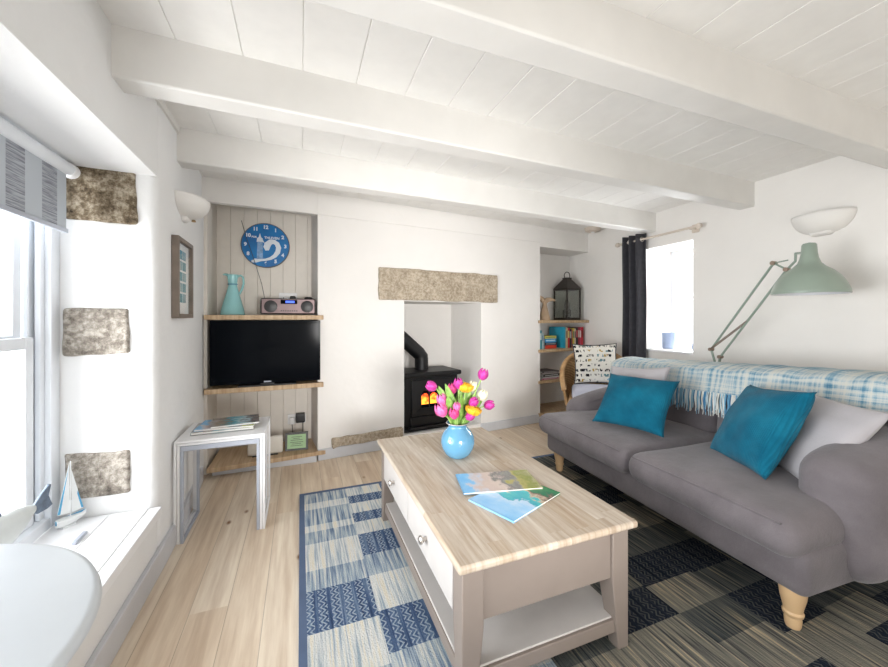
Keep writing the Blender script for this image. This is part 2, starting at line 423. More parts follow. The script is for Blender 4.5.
        if solid:
            k = o.modifiers.new('solid', 'SOLIDIFY'); k.thickness = solid; k.offset = 0
        if label: o['label'] = label
        return o

def tag(o, label, cat, group=None, kind=None):
    o['label'] = label; o['category'] = cat
    if group: o['group'] = group
    if kind: o['kind'] = kind
    return o
def thing(name, label, cat, loc=(0, 0, 0), rz=0, group=None, kind=None):
    o = bpy.data.objects.new(name, None); COL.objects.link(o); o.empty_display_size = .05
    o.location = loc; o.rotation_euler = (0, 0, rz); return tag(o, label, cat, group, kind)
def dup(o, loc=None, rz=None, label=None):
    c = o.copy(); COL.objects.link(c)
    if loc is not None: c.location = loc
    if rz is not None: c.rotation_euler = (0, 0, rz)
    if label: c['label'] = label
    for ch in list(o.children):
        d = ch.copy(); COL.objects.link(d); d.parent = c
        for g in list(ch.children):
            e = g.copy(); COL.objects.link(e); e.parent = d
    return c
def text(body, size, loc, rot, mat, parent, name='lettering', extrude=.0008, align='CENTER', bold=0):
    c = bpy.data.curves.new(name, 'FONT'); c.body = body; c.size = size; c.extrude = extrude; c.align_x = align; c.align_y = 'CENTER'; c.offset = bold
    tmp = bpy.data.objects.new('tmp', c); COL.objects.link(tmp); bpy.context.view_layer.update()
    me = bpy.data.meshes.new_from_object(tmp.evaluated_get(bpy.context.evaluated_depsgraph_get())); bpy.data.objects.remove(tmp); bpy.data.curves.remove(c)
    me.materials.clear(); me.materials.append(M[mat])
    o = bpy.data.objects.new(name, me); COL.objects.link(o); o.location = loc; o.rotation_euler = rot
    o.parent = parent; return o

# ------------------------------------------------------------------ camera, world, lights
cam = bpy.data.cameras.new('camera'); co = bpy.data.objects.new('camera', cam); COL.objects.link(co)
co.location = (0, 0, 1.15); co.rotation_euler = (PI / 2, 0, -math.radians(21.2))
cam.sensor_width = 36; cam.lens = 36 * 370 / 888; cam.shift_y = -15.5 / 888; cam.clip_start = .02
sc.camera = co
w = bpy.data.worlds.new('sky'); sc.world = w; w.use_nodes = True
w.node_tree.nodes['Background'].inputs[0].default_value = (.96, .98, 1, 1); w.node_tree.nodes['Background'].inputs[1].default_value = 1.25
def area(name, loc, rot, size, sy, power, col):
    l = bpy.data.lights.new(name, 'AREA'); l.shape = 'RECTANGLE'; l.size = size; l.size_y = sy; l.energy = power; l.color = col
    o = bpy.data.objects.new(name, l); COL.objects.link(o); o.location = loc; o.rotation_euler = rot; return o
area('window_daylight', (-2.6, .9, 1.5), (0, -PI / 2, 0), 2.4, 3.4, 230, (.93, .97, 1))
area('rear_fill', (1.0, -1.45, .75), (PI / 2, 0, 0), 3.2, 1.1, 17, (1, .98, .95))  # added fill light behind the camera, no real fitting there
def spot(name, loc, tgt, power, ang, col, rad=.35):
    l = bpy.data.lights.new(name, 'SPOT'); l.energy = power; l.spot_size = math.radians(ang); l.spot_blend = 1; l.color = col; l.shadow_soft_size = rad
    o = bpy.data.objects.new(name, l); COL.objects.link(o); o.location = loc
    o.rotation_euler = (Vector(tgt) - Vector(loc)).to_track_quat('-Z', 'Y').to_euler(); return o
spot('back_wall_fill', (.6, -1.3, .95), (.95, 3.3, 1.05), 400, 48, (1, .98, .96))  # unseen spot added to brighten the chimney breast wall
g_ = area('ceiling_uplight_fill', (-2.3, .9, .15), (0, 0, 0), 1.2, 3.0, 170, (1, .99, .97))  # extra uplight added outside the left window to brighten the ceiling
g_.rotation_euler = (Vector((1.2, 1.2, 2.1)) - g_.location).to_track_quat('-Z', 'Y').to_euler()
area('far_window_daylight', (3.95, 2.5, 1.4), (0, PI / 2, 0), .9, .7, 55, (.97, .98, 1))
sc.view_settings.view_transform = 'Standard'; sc.view_settings.look = 'None'; sc.view_settings.exposure = .20

# ------------------------------------------------------------------ room shell
def BW(s, t): return (.13 + .9931 * s - .1172 * t, 3.155 + .1172 * s + .9931 * t)
def BZ(s, t, z): return (*BW(s, t), z)
def WR(y, d=0): return (3.08 + .04 * y + d, y)
S = 'structure'
CZ = 2.16
tag(MB().box(-1.2, 4.2, -1.6, 4.2, -.12, 0).build('floor', 'floor'), 'pale pine floorboards with dark knots', 'floor', kind=S)
m = MB(); x = -.64 + .013
xs = [-1.2]; k = -.852
while k < 3.7: xs.append(k); k += .2155
xs.append(3.8)
for a, b in zip(xs, xs[1:]): m.box(a + .0012, b - .0012, -1.6, 4.1, CZ, CZ + .02)
m.box(-1.2, 3.8, -1.6, 4.1, CZ + .004, CZ + .12)
tag(m.build('ceiling', 'ceil', bevel=.0025), 'white painted board ceiling above the beams', 'ceiling', kind=S)
# beams
def beam(n, yl, yr, zb, wid, label):
    x0, x1 = -.75, 3.3; sl = (yr - yl) / 3.75
    f = lambda x: yl + (x + .62) * sl
    MBo = MB().prism([(x0, f(x0)), (x1, f(x1)), (x1, f(x1) + wid), (x0, f(x0) + wid)], zb, CZ + .02)
    return tag(MBo.build('trim_%d' % n, 'beam', bevel=.008), label, 'ceiling beam', kind=S)
beam(1, .915, .915, 1.98, .12, 'nearest white painted ceiling beam, crossing the top right of the view')
beam(2, 1.595, 1.73, 1.98, .11, 'middle white ceiling beam, ending above the sage lamp')
beam(3, 2.33, 2.575, 1.98, .11, 'farthest white ceiling beam, closest to the chimney breast')
tag(MB().prism([(-.615, 1.71), (-.595, 1.71), (-.595, 2.33), (-.615, 2.33)], 2.125, CZ + .01).build('trim_4', 'beam'), 'narrow white ceiling moulding on the left wall between beams', 'moulding', kind=S)
# left wall with the deep window recess
wl = MB()
arc = [(-.645 + .04 * math.sin(a), 2.07 - .04 * math.cos(a)) for a in [PI / 2 * q / 6 for q in range(7)]]
wl.prism([(-1.15, 2.03)] + arc + [(-.605, 2.15), (-.61, 2.4), (-.66, 3.15), (-.70, 3.75), (-1.15, 3.75)], 0, 2.25)
wl.box(-1.15, -.605, -1.6, 2.03, 0, .262)
wl.box(-1.15, -.605, -1.6, 2.03, 1.79, 2.25)
wl.box(-1.15, -.605, -1.6, -.3, .262, 1.79)
wallL = tag(wl.build('wall_left', 'wallrough'), 'thick white plastered wall with deep window recess', 'wall', kind=S)
def stone(par, x0, x1, y0, y1, z0, z1, mat, label, amp=.006, fn=None, seed=0, n=12):
    rnd = random.Random(seed)
    from mathutils import noise
    def f(p):
        q = Vector(p) * 14 + Vector((seed * 3.1, 0, 0))
        d = noise.noise_vector(q) * amp + noise.noise_vector(q * .3) * amp * 1.6
        p = p + d
        return Vector(fn(*p)) if fn else p
    b = MB().rbox(x0, x1, y0, y1, z0, z1, .012, n=n, fn=f)
    return b.build('granite_stone', mat, par, label=label, angle=60)
stone(wallL, -.925, -.68, 2.015, 2.12, 1.565, 1.80, 'granite1', 'dark mottled granite block under the recess ceiling', seed=1)
stone(wallL, -.93, -.706, 2.017, 2.12, .992, 1.192, 'granite2', 'grey granite block halfway up the window recess', seed=2)
stone(wallL, -.93, -.70, 2.018, 2.12, .385, .572, 'granite2', 'grey granite block low down behind the toy sailboat', seed=3)
bl = MB().prism([(-.585, -1.5), (-.585, 2.1), (-.592, 2.4), (-.638, 3.05), (-.66, 3.05), (-.612, 2.4), (-.606, 2.1), (-.606, -1.5)][::-1], 0, .105)
tag(bl.build('baseboard_left', 'skirt', bevel=.004), 'grey white skirting along the window wall', 'skirting board', kind=S)
tag(MB().box(-1.2, 4.2, -1.75, -1.6, 0, 2.25).build('wall_rear', 'wall'), 'plain white wall behind the viewer', 'wall', kind=S)
# window in the left wall
win = thing('window_1', 'white sash window behind the striped roller blind', 'window', (-.99, 1.15, .30), kind=S)
fr = MB()
y0, y1 = -1.43, .88
fr.box(-.05, .05, y0, y0 + .06, 0, 1.49).box(-.05, .05, y1 - .06, y1, 0, 1.49).box(-.05, .049, y0 + .06, y1 - .06, 1.43, 1.49).box(-.05, .049, y0 + .06, y1 - .06, 0, .045)
fr.box(.01, .03, y1 - .085, y1 - .061, .045, 1.43).box(-.02, .0, y1 - .10, y1 - .061, .045, 1.43)
fr.box(-.045, .03, -.29, -.21, .045, 1.43)
fr.build('window_frame', 'upvc', win, bevel=.004)
for (a, b) in ((-1.36, -.30), (-.20, .775)):
    for (zl, zh, dx) in ((.045, .775, .0), (.735, 1.43, -.036)):
        sash = MB().box(dx - .015, dx + .02, a, a + .045, zl, zh).box(dx - .015, dx + .02, b - .045, b, zl, zh).box(dx - .014, dx + .019, a + .045, b - .045, zl, zl + .05).box(dx - .014, dx + .019, a + .045, b - .045, zh - .045, zh).build('sash', 'upvc', win, bevel=.003)
        MB().box(dx, dx + .004, a + .04, b - .04, zl + .045, zh - .04).build('pane', 'glass', sash, smooth=False)
si = MB()
for a, b in ((-.945, -.77), (-.7695, -.632), (-.6305, -.583)): si.box(a + .99, b + .99, -1.43, .872, -.038, 0)
si.build('window_sill', 'white', win, bevel=.004)
# roller blind
rb = thing('roller_blind', 'grey and white striped roller blind pulled up over the window', 'blind', (-.885, 1.2, 1.755))
MB().tube([(0, -1.2, 0), (0, .755, 0)], .026, 16).build('roller_tube', 'upvc', rb)
MB().tube([(0, .755, 0), (0, .79, 0)], .03, 16).build('end_cap', 'white', rb, bevel=.003)
fb = MB().box(.0, .003, -1.2, .745, -.245, .0).build('blind_fabric', 'blind', rb, smooth=False)
fb.location = (0, 0, 0)
MB().box(-.004, .008, -1.2, .75, -.262, -.244).build('bottom_bar', 'steelgrey', rb, bevel=.002)

# back wall: chimney breast, recess, alcoves
b = MB()
T = .62; sl, sr, se = .746, 1.577, 2.356
def P(s0, s1, t0, t1, z0, z1): b.prism([BW(s0, t0), BW(s1, t0), BW(s1, t1), BW(s0, t1)], z0, z1)
P(0, sl, 0, T, 0, 2.25); P(sr, se, 0, T, 0, 2.25); P(sl, sr, 0, T, 1.303, 2.25)
P(-.05, 3.6, T, T + .12, 0, 2.25)
P(sl, sr, .0, T, 0, .085)
P(se, 3.5, .34, T, 0, 2.25); P(se, 3.4, 0, .34, 1.94, 2.25)
P(0, se, -.012, 0, 1.985, 2.25)
b.prism([(-.75, 3.07), (.13, 3.14), (.13, 3.19), (-.75, 3.12)], 1.985, 2.25)
b.box(-1.0, .14, 3.515, 3.95, 0, 2.25)
wallB = tag(b.build('wall_back', 'wall'), 'white chimney breast wall with fireplace recess and two alcoves', 'wall', kind=S)
pn = MB(); a = -.74
while a < .13:
    pn.box(a + .0006, a + .0994, 3.495, 3.52, .0, 2.17); a += .1
pn.build('panelling', 'panel', wallB, bevel=.002, label='cream tongue and groove boards lining the television alcove')
MB().box(-.72, -.638, 3.16, 3.5, 0, 2.17).build('side_panel', 'panel', wallB, bevel=.003, label='cream boarded side of the television alcove')
# granite lintel and footing stones
stone(wallB, .505, 1.76, -.03, .12, 1.312, 1.59, 'granite3', 'long rough granite lintel over the fireplace', amp=.006, fn=BZ, seed=5, n=30)
stone(wallB, .105, .735, -.022, .05, .085, .165, 'granite3', 'strip of exposed granite footing at the base of the chimney breast', amp=.01, fn=BZ, seed=6, n=20)
def bb(n, s0, s1, lab, h=.088):
    tag(MB().prism([BW(s0, -.018), BW(s1, -.018), BW(s1, 0.002), BW(s0, .002)], 0, h).build(n, 'skirt', bevel=.004), lab, 'skirting board', kind=S)
bb('baseboard_back', -.0, .75, 'grey white skirting left of the fireplace')
bb('baseboard_back.001', 1.57, 2.356, 'grey white skirting right of the fireplace')
# right wall with window recess
r = MB()
def R(y0, y1, d0, d1, z0, z1): r.prism([WR(y0, d0), WR(y0, d1), WR(y1, d1), WR(y1, d0)][::-1], z0, z1)
ya, yb, za, zb = 2.205, 2.715, .832, 1.828
R(-1.6, ya, 0, .5, 0, 2.25); R(yb, 4.1, 0, .5, 0, 2.25); R(ya, yb, 0, .5, 0, za); R(ya, yb, 0, .5, zb, 2.25)
wallR = tag(r.build('wall_right', 'wall'), 'white plaster wall behind the sofa with small deep window', 'wall', kind=S)
win2 = thing('window_2', 'small bright deep-set window beside the charcoal curtain', 'window', (*WR(2.46, .38), za), math.radians(-2.3), kind=S)
f2 = MB(); hw = .2545; hh = zb - za - .0
f2.box(0, .05, -hw, -hw + .05, 0, hh).box(0, .05, hw - .05, hw, 0, hh).box(.001, .05, -hw + .05, hw - .05, 0, .05).box(.001, .05, -hw + .05, hw - .05, hh - .05, hh)
f2.build('window_frame', 'upvc', win2, bevel=.004)
f3 = MB().box(-.015, .03, -hw + .05, hw - .05, .5, .54).box(-.015, .03, -hw + .05, -hw + .09, .05, .95).box(-.015, .03, hw - .09, hw - .05, .05, .95).build('sash', 'upvc', win2, bevel=.003)
MB().box(.012, .016, -hw + .05, hw - .05, .05, hh - .05).build('pane', 'glass', f3, smooth=False)
MB().box(-.40, 0, -hw, hw, -.0, .018).build('window_sill', 'white', win2, bevel=.004)

# ------------------------------------------------------------------ left alcove: shelves, television, radio, jug, clock
def alcove_shelf(z, th, label, front=3.085):
    m = MB().prism([(-.645, front), (.172, front + .02), (.172, 3.14), (.126, 3.15), (.126, 3.49), (-.615, 3.49), (-.615, 3.155), (-.655, 3.15)], z - th, z)
    return tag(m.build('alcove_shelf', 'shelfwood', bevel=.003), label, 'shelf', 'wooden shelves in the television alcove')
alcove_shelf(1.172, .035, 'oak shelf above the television holding the jug and radio')
alcove_shelf(.635, .036, 'oak shelf directly under the television')
lo = MB().prism([(-.60, 3.04), (.19, 3.13), (.126, 3.16), (.126, 3.49), (-.615, 3.49), (-.615, 3.155), (-.62, 3.04)], .05, .082)
tag(lo.build('alcove_shelf', 'shelfwood', bevel=.003), 'low knotty pine shelf near the floor under the socket', 'shelf', 'wooden shelves in the television alcove')
tag(MB().box(-.60, .12, 3.12, 3.16, 0, .05).build('baseboard_alcove', 'skirt', bevel=.003), 'grey plinth under the low pine shelf', 'plinth', kind=S)
tv = thing('television', 'black flat screen television between two oak shelves', 'television', (-.232, 3.098, .636))
MB().box(-.379, .379, 0, .04, .022, .495).build('casing', 'blackgloss', tv, bevel=.004)
MB().box(-.368, .368, -.004, .004, .05, .478).build('screen', 'blackgloss', tv, bevel=.002)
MB().box(-.20, .20, -.005, .09, 0, .012).box(-.05, .05, .01, .05, .01, .03).build('stand', 'blackplastic', tv, bevel=.003)
MB().box(-.025, .025, -.006, .0, .03, .038).build('logo_plate', 'steelgrey', tv)
jug = thing('glass_jug', 'conical aqua glass jug with handle on the oak shelf', 'jug', (-.492, 3.28, 1.172))
MB().lathe([(.0, 0), (.082, 0), (.086, .006), (.080, .04), (.062, .11), (.045, .17), (.034, .215), (.030, .235), (.034, .24), (.031, .248), (.033, .262), (.036, .29), (.040, .315), (.036, .315), (.030, .26), (.026, .22), (.04, .16), (.07, .05), (.0, .012)], n=36).build('body', 'jug', jug)
MB().tube([(-.036, 0, .312), (-.052, 0, .316), (-.066, 0, .312)], [.012, .009, .004], 8).build('spout', 'jug', jug)
MB().tube([(.034, 0, .30), (.055, 0, .312), (.072, 0, .295), (.076, 0, .25), (.066, 0, .21), (.052, 0, .175), (.047, 0, .165)], .008, 10).build('handle', 'jug', jug)
MB().lathe([(.034, 0), (.038, .004), (.034, .008)], (0, 0, .236), 24).build('collar', 'vase', jug)
rad = thing('radio', 'mauve stereo radio with two round speakers and blue display', 'radio', (-.089, 3.215, 1.172))
MB().rbox(-.20, .203, -.06, .04, .006, .132, .012, n=4).build('body', 'blackplastic', rad)
MB().box(-.19, .195, -.067, -.058, .014, .126).build('front_panel', 'rosegrey', rad, bevel=.003)
for x in (-.125, .138):
    sp = MB().lathe([(.0, 0), (.047, 0), (.047, .005), (.042, .007), (0, .007)], (x, -.066, .068), 28, axis=Matrix.Rotation(PI / 2, 4, 'X').to_quaternion()).build('speaker', 'blackplastic', rad)
dp = MB().box(-.055, .065, -.071, -.064, .088, .12).build('display', 'blackgloss', rad, bevel=.002)
MB().box(-.02, .045, -.073, -.07, .096, .113).build('readout', 'lcd', dp, label='glowing blue digits window')
for i in range(8):
    MB().box(-.055 + i * .016, -.045 + i * .016, -.071, -.066, .03, .038).build('button', 'blackplastic', rad, bevel=.001)
MB().tube([(-.175, .03, .13), (-.20, .07, .25), (-.27, .17, .47), (-.335, .255, .66), (-.37, .268, .79)], .0022, 6).build('aerial_wire', 'cable', rad, label='thin wire aerial running up the panelling')
pk = MB().lathe([(0, 0), (.03, 0), (.032, .008), (.026, .018), (0, .02)], (0, 0, 0), 20).build('black_puck', 'blackplastic')
pk.location = (.06, 3.25, 1.304); tag(pk, 'small round black gadget lying on top of the radio', 'gadget')
def socket(loc, label, wide=.146):
    o = thing('wall_socket', label, 'socket', loc)
    MB().box(-wide / 2, wide / 2, -.009, .001, -.043, .043).build('plate', 'socket', o, bevel=.003)
    for q in ((-.036, .036) if wide > .1 else (0,)):
        MB().box(q - .008, q + .008, -.012, -.008, .018, .034).build('switch', 'socket', o, bevel=.001)
        MB().box(q - .012, q - .006, -.0095, -.0085, -.022, -.014).box(q + .006, q + .012, -.0095, -.0085, -.022, -.014).box(q - .003, q + .003, -.0095, -.0085, -.008, .003).build('pin_hole', 'blackplastic', o)
    return o
socket((-.10, 3.494, 1.325), 'white double socket on the panelling above the radio')
pl = MB().rbox(-.024, .024, -.04, 0, -.024, .024, .012, n=3).build('plug', 'blackplastic'); pl.location = (-.062, 3.484, 1.316); tag(pl, 'black plug in the socket above the radio', 'plug')
socket((-.03, 3.494, .27), 'white double socket low in the alcove below the television')
pa = thing('power_adapter', 'black power adapter plugged in above the green card', 'plug', (-.0, 3.483, .285))
MB().rbox(-.038, .036, -.06, 0, -.04, .038, .008, n=3).build('body', 'blackplastic', pa)
MB().tube([(.02, -.04, -.03), (.02, -.04, -.12), (.03, -.03, -.198)], .003, 6).build('cord', 'cable', pa)
pw = thing('white_plug', 'white plug with dark lead beside the black adapter', 'plug', (-.068, 3.483, .26))
MB().rbox(-.02, .02, -.035, 0, -.03, .03, .008, n=3).build('body', 'socket', pw)
MB().tube([(0, -.02, -.025), (.005, -.03, -.10), (.0, -.04, -.172)], .003, 6).build('cord', 'cable', pw)
rt = thing('router', 'cream rounded router box on the low pine shelf', 'router', (-.255, 3.20, .082))
MB().rbox(-.125, .125, -.02, .02, .004, .142, .018, n=4).build('body', 'router', rt)
MB().box(-.09, .09, -.03, .03, 0, .006).build('foot', 'blackplastic', rt)
cf = thing('framed_card', 'pale green notice card in a slate grey frame', 'framed card', (-.03, 3.21, .083), math.radians(-4))
cc = MB().hexa([(-.087, 0, 0), (.087, 0, 0), (.087, .014, 0), (-.087, .014, 0)], [(-.087, .034, .135), (.087, .034, .135), (.087, .048, .135), (-.087, .048, .135)]).build('frame', 'slate', cf, bevel=.002)
MB().hexa([(-.070, .001, .016), (.070, .001, .016), (.070, .004, .016), (-.070, .004, .016)], [(-.070, .0275, .12), (.070, .0275, .12), (.070, .031, .12), (-.070, .031, .12)]).build('card', 'greencard', cf)
tl = MB()
for z, hw_ in ((.102, .04), (.09, .025), (.078, .045), (.062, .05), (.05, .035), (.036, .045)):
    yy = .034 * z / .135 - .004
    tl.box(-hw_, hw_, yy - .001, yy + .001, z, z + .003)
tl.build('text_line', 'slate', cf, label='lines of small dark print too fine to read')
# clock
ck = thing('wall_clock', 'round blue wall clock with white tower and wave picture', 'clock', (-.275, 3.492, 1.765))
ck.scale = (.93, 1, .93)
rx = Matrix.Rotation(PI / 2, 4, 'X').to_quaternion()
MB().lathe([(0, 0), (.196, 0), (.20, .004), (.20, .016), (.196, .02), (0, .02)], (0, 0, 0), 64, axis=rx).build('dial', 'clockblue', ck)
MB().lathe([(.196, 0), (.2025, 0), (.2025, .024), (.196, .022)], (0, 0, 0), 64, axis=rx).build('rim', 'slate', ck)
for h in range(1, 13):
    a = h / 12 * 2 * PI
    text(str(h), .043, (.165 * math.sin(a), -.021, .165 * math.cos(a)), (PI / 2, 0, 0), 'clockwhite', ck, 'numeral', bold=.0022)
text('POR', .022, (-.094, -.021, .071), (PI / 2, 0, 0), 'clockwhite', ck, bold=.001)
text('THLEVEN', .030, (.052, -.021, .070), (PI / 2, 0, 0), 'clockwhite', ck, bold=.001)
def flat(poly, y0=-.0225, th=.0025): return MB().prism(poly, 0, 1, fn=lambda a, b_, c: (a, y0 + th * c, b_))
flat([(-.072, -.125), (-.022, -.125), (-.026, .03), (-.068, .03)]).build('tower', 'clockpale', ck)
flat([(-.074, .028), (-.02, .028), (-.024, .062), (-.036, .07), (-.047, .108), (-.058, .07), (-.070, .062)]).build('tower_top', 'clockwhite', ck)
def ribbon(pts, ws, y0, th):
    m = MB(); P_ = [Vector((a, 0, c)) for a, c in pts]; L_, R2 = [], []
    for i_, p in enumerate(P_):
        t = (P_[min(i_ + 1, len(P_) - 1)] - P_[max(i_ - 1, 0)]).normalized(); nn = Vector((-t.z, 0, t.x)) * ws[i_] / 2
        L_.append(p + nn); R2.append(p - nn)
    for i_ in range(len(P_) - 1):
        q4_ = [R2[i_], R2[i_ + 1], L_[i_ + 1], L_[i_]]
        m.add([(v.x, y0, v.z) for v in q4_] + [(v.x, y0 + th, v.z) for v in q4_], [(0, 1, 2, 3), (7, 6, 5, 4), (0, 4, 5, 1), (2, 6, 7, 3)])
    return m
wp = [(-.115, -.15), (-.08, -.145), (-.04, -.135), (.0, -.130), (.04, -.117), (.075, -.092), (.10, -.055), (.108, -.015), (.095, .02), (.07, .038), (.04, .035), (.018, .012), (.008, -.015), (.012, -.045)]
ribbon(wp, [.02, .03, .022, .02, .026, .034, .042, .044, .042, .04, .046, .055, .055, .03], -.0222, .002).build('wave', 'clockwhite', ck)
MB().tube([(0, -.028, 0), (-.05, -.028, .095)], [.003, .0015], 6).build('hour_hand', 'clockwhite', ck)
MB().tube([(0, -.029, 0), (-.03, -.029, .055)], [.0035, .002], 6).build('minute_hand', 'clockwhite', ck)
# left wall light and picture frame
def half_bowl(n=28, k=12, R_=.165, D=.13, H_=.12):
    m = MB()
    def f(u, v):
        a = -PI / 2 + PI * u; t = v * PI / 2
        rr = math.sin(t) ** .8; z = H_ * (1 - math.cos(t)) 
        return (D * rr * math.cos(a), R_ * rr * math.sin(a), z)
    m.grid(f, n, k); return m
l1 = thing('wall_light', 'white half-bowl uplighter on the wall above the picture frame', 'wall light', (-.613, 2.455, 1.712))
half_bowl(R_=.17, D=.125, H_=.10).build('bowl', 'lampglass', l1, solid=.008)
MB().rbox(-.02, .03, -.05, .05, -.025, .04, .03, n=4).build('wall_mount', 'lampglass', l1)
MB().lathe([(0, 0), (.012, .002), (.008, .012), (0, .014)], (.045, .03, -.016), 12).build('finial', 'brass', l1)
l2 = thing('wall_light', 'wide cream half-bowl uplighter on the wall above the sage lamp', 'wall light', (*WR(1.335, .0), 1.692), math.radians(180 - 2.3))
half_bowl(R_=.155, D=.125, H_=.125).build('bowl', 'lampglass', l2, solid=.008)
MB().rbox(-.02, .06, -.06, .06, -.015, .05, .03, n=4).build('wall_mount', 'lampglass', l2)
pf = thing('picture_frame', 'grey brown box frame of ten small seaside photos on the left wall', 'picture frame', (-.610, 2.385, 1.36), math.radians(1.5))
fm = MB(); w_, h_ = .155, .21
fm.box(0, .032, -w_, -w_ + .022, -h_, h_).box(0, .032, w_ - .022, w_, -h_, h_).box(0, .032, -w_ + .022, w_ - .022, -h_, -h_ + .022).box(0, .032, -w_ + .022, w_ - .022, h_ - .022, h_).build('frame', 'frame', pf, bevel=.002)
MB().box(.0, .012, -w_ + .02, w_ - .02, -h_ + .02, h_ - .02).build('mount', 'mat', pf)
for i in range(5):
    for j in range(2):
        MB().box(.012, .0135, -.070 + j * .074, -.006 + j * .074, .105 - i * .058, .152 - i * .058).build('photo', 'photo' if (i + j) % 2 else 'photo2', pf)
MB().box(.0245, .026, -w_ + .02, w_ - .02, -h_ + .02, h_ - .02).build('pane', 'glass', pf, smooth=False)
hk = MB().tube([(0, 0, .0), (0, 0, -.018), (.012, 0, -.034), (.02, 0, -.026), (.014, 0, -.016)], .004, 8)
hk.lathe([(0, 0), (.016, 0), (.016, -.006), (0, -.008)][::-1], (0, 0, 0), 14)
hk = hk.build('brass_hook', 'brass'); hk.location = (-.60, 2.78, CZ); tag(hk, 'small brass hook screwed into the ceiling by the left wall', 'hook')

# ------------------------------------------------------------------ nest of tables and magazines on it
def nest(name, x0, x1, y0, y1, z, mat, lab, bar=.022):
    o = thing(name, lab, 'table', ((x0 + x1) / 2, (y0 + y1) / 2, 0), 0, 'nest of three side tables')
    hx, hy = (x1 - x0) / 2, (y1 - y0) / 2
    tp_ = .026 if mat == 'steelgrey' else bar
    MB().box(-hx, hx, -hy, hy, z - tp_, z).build('tabletop', mat, o, bevel=.003)
    for sx in (-1, 1):
        a, b_ = (-hx, -hx + bar) if sx < 0 else (hx - bar, hx)
        q = MB().box(a, b_, -hy, -hy + bar, .0, z - tp_).box(a, b_, hy - bar, hy, .0, z - tp_).box(a + .0003, b_ - .0003, -hy + bar, hy - bar, 0.0, bar * .9)
        q.build('leg_frame', mat, o, bevel=.001, seg=1)
    return o
nest('nesting_table', -.598, -.180, 2.235, 2.61, .522, 'white', 'outermost white table of the nest, carrying the magazines', .012)
nest('nesting_table', -.584, -.194, 2.236, 2.59, .5085, 'white', 'middle white table of the nest, tucked under the outer one', .012)
nest('nesting_table', -.570, -.208, 2.237, 2.57, .495, 'steelgrey', 'innermost grey table of the nest', .014)
def magazine(name, cx, cy, z, w_, h_, th, rz, cov, lab, cat='magazine', group=None):
    o = thing(name, lab, cat, (cx, cy, z), rz, group)
    MB().box(-w_ / 2 + .002, w_ / 2 - .002, -h_ / 2 + .002, h_ / 2 - .002, .0008, th - .0008).build('pages', 'paper', o)
    m = MB().box(-w_ / 2, w_ / 2, -h_ / 2, h_ / 2, th - .001, th).box(-w_ / 2, w_ / 2, -h_ / 2, h_ / 2, 0, .001).box(-w_ / 2, -w_ / 2 + .0015, -h_ / 2, h_ / 2, 0, th)
    m.build('cover', cov, o, smooth=False); return o
magazine('magazine', -.40, 2.43, .525, .30, .21, .012, .04, 'cov3', 'bottom magazine of the small pile on the white nest table')
magazine('magazine', -.385, 2.435, .537, .29, .20, .01, -.06, 'cov1', 'middle magazine of the small pile on the white nest table')
magazine('magazine', -.35, 2.445, .547, .24, .19, .009, .12, 'cov3', 'top magazine of the pile on the white nest table, dark and teal cover')

# ------------------------------------------------------------------ window sill ornaments and round table
fs = thing('fish_ornament', 'pale glazed fish ornament with slate blue tail on the window sill', 'ornament', (-.885, 1.63, .30), math.radians(-20))
fs.scale = (.8, .8, .8)
fb_ = MB()
def fishf(u, v):
    t = v; a = 2 * PI * u
    y = -.20 + .30 * t
    r_ = .075 * max(.0, math.sin(PI * min(1, t * .93 + .04))) ** .75
    if t > .8: r_ = max(r_, .016)
    return (r_ * .55 * math.cos(a), y, .085 + .03 * t * t + .05 * max(0, t - .6) + r_ * math.sin(a))
fb_.grid(fishf, 20, 24).build('body', 'fish', fs)
def flat3(poly, th): return MB().prism(poly, -th, th, fn=lambda a, b_, c: (c, a, b_))
flat3([(.085, .12), (.10, .155), (.125, .185), (.158, .215), (.166, .21), (.155, .165), (.165, .135), (.172, .118), (.15, .108), (.11, .105)], .006).build('tail', 'fishtail', fs, bevel=.003, label='slate blue forked tail')
flat3([(-.10, .148), (-.05, .185), (-.025, .182), (-.02, .15)], .004).build('dorsal_fin', 'fishtail', fs, bevel=.002)
for ch in fs.children: ch.location.z = .105
MB().rbox(-.045, .045, -.12, .04, 0, .03, .012, n=4).tube([(0, -.06, .02), (0, -.06, .14)], .008, 8).build('base', 'fish', fs)
sb = thing('toy_sailboat', 'small white wooden sailboat with blue stripes on the window sill', 'toy boat', (-.878, 1.965, .30), math.radians(-45))
sb.scale = (.8, .62, .98)
hl = MB()
def hullf(u, v):
    y = -.07 + .15 * u; wd = .02 * math.sin(PI * min(1, .12 + u * .88)) ** .7 if u < 1 else 0
    a = -PI / 2 + (v - .5) * PI
    return (wd * math.cos(a), y, .036 + .012 * u * u + .030 * (math.sin(a)) * (.5 + .5 * math.sin(PI * min(1, .2 + u * .75))))
hl.grid(hullf, 14, 10)
hl.build('hull', 'sail', sb, solid=.003)
MB().grid(lambda u, v: hullf(u, .0 + v * .28), 14, 4).build('hull_stripe', 'boatblue', sb, solid=.005)
MB().prism([(-.018, -.065), (.018, -.065), (.02, .0), (.012, .05), (0, .075), (-.012, .05), (-.02, 0)], .034, .038).build('deck', 'sail', sb)
MB().tube([(0, .0, .036), (0, .0, .27)], .0025, 8).build('mast', 'sail', sb)
flat3([(-.004, .055), (-.065, .06), (-.006, .265)], .0012).build('mainsail', 'sail', sb)
flat3([(.006, .055), (.066, .058), (.004, .235)], .0012).build('jib', 'sail', sb)
flat3([(-.05, .062), (-.064, .062), (-.012, .235), (-.008, .25)], .0018).build('sail_stripe', 'boatblue', sb)
flat3([(.055, .06), (.066, .06), (.036, .14), (.034, .125)], .0018).build('sail_stripe', 'boatblue', sb)
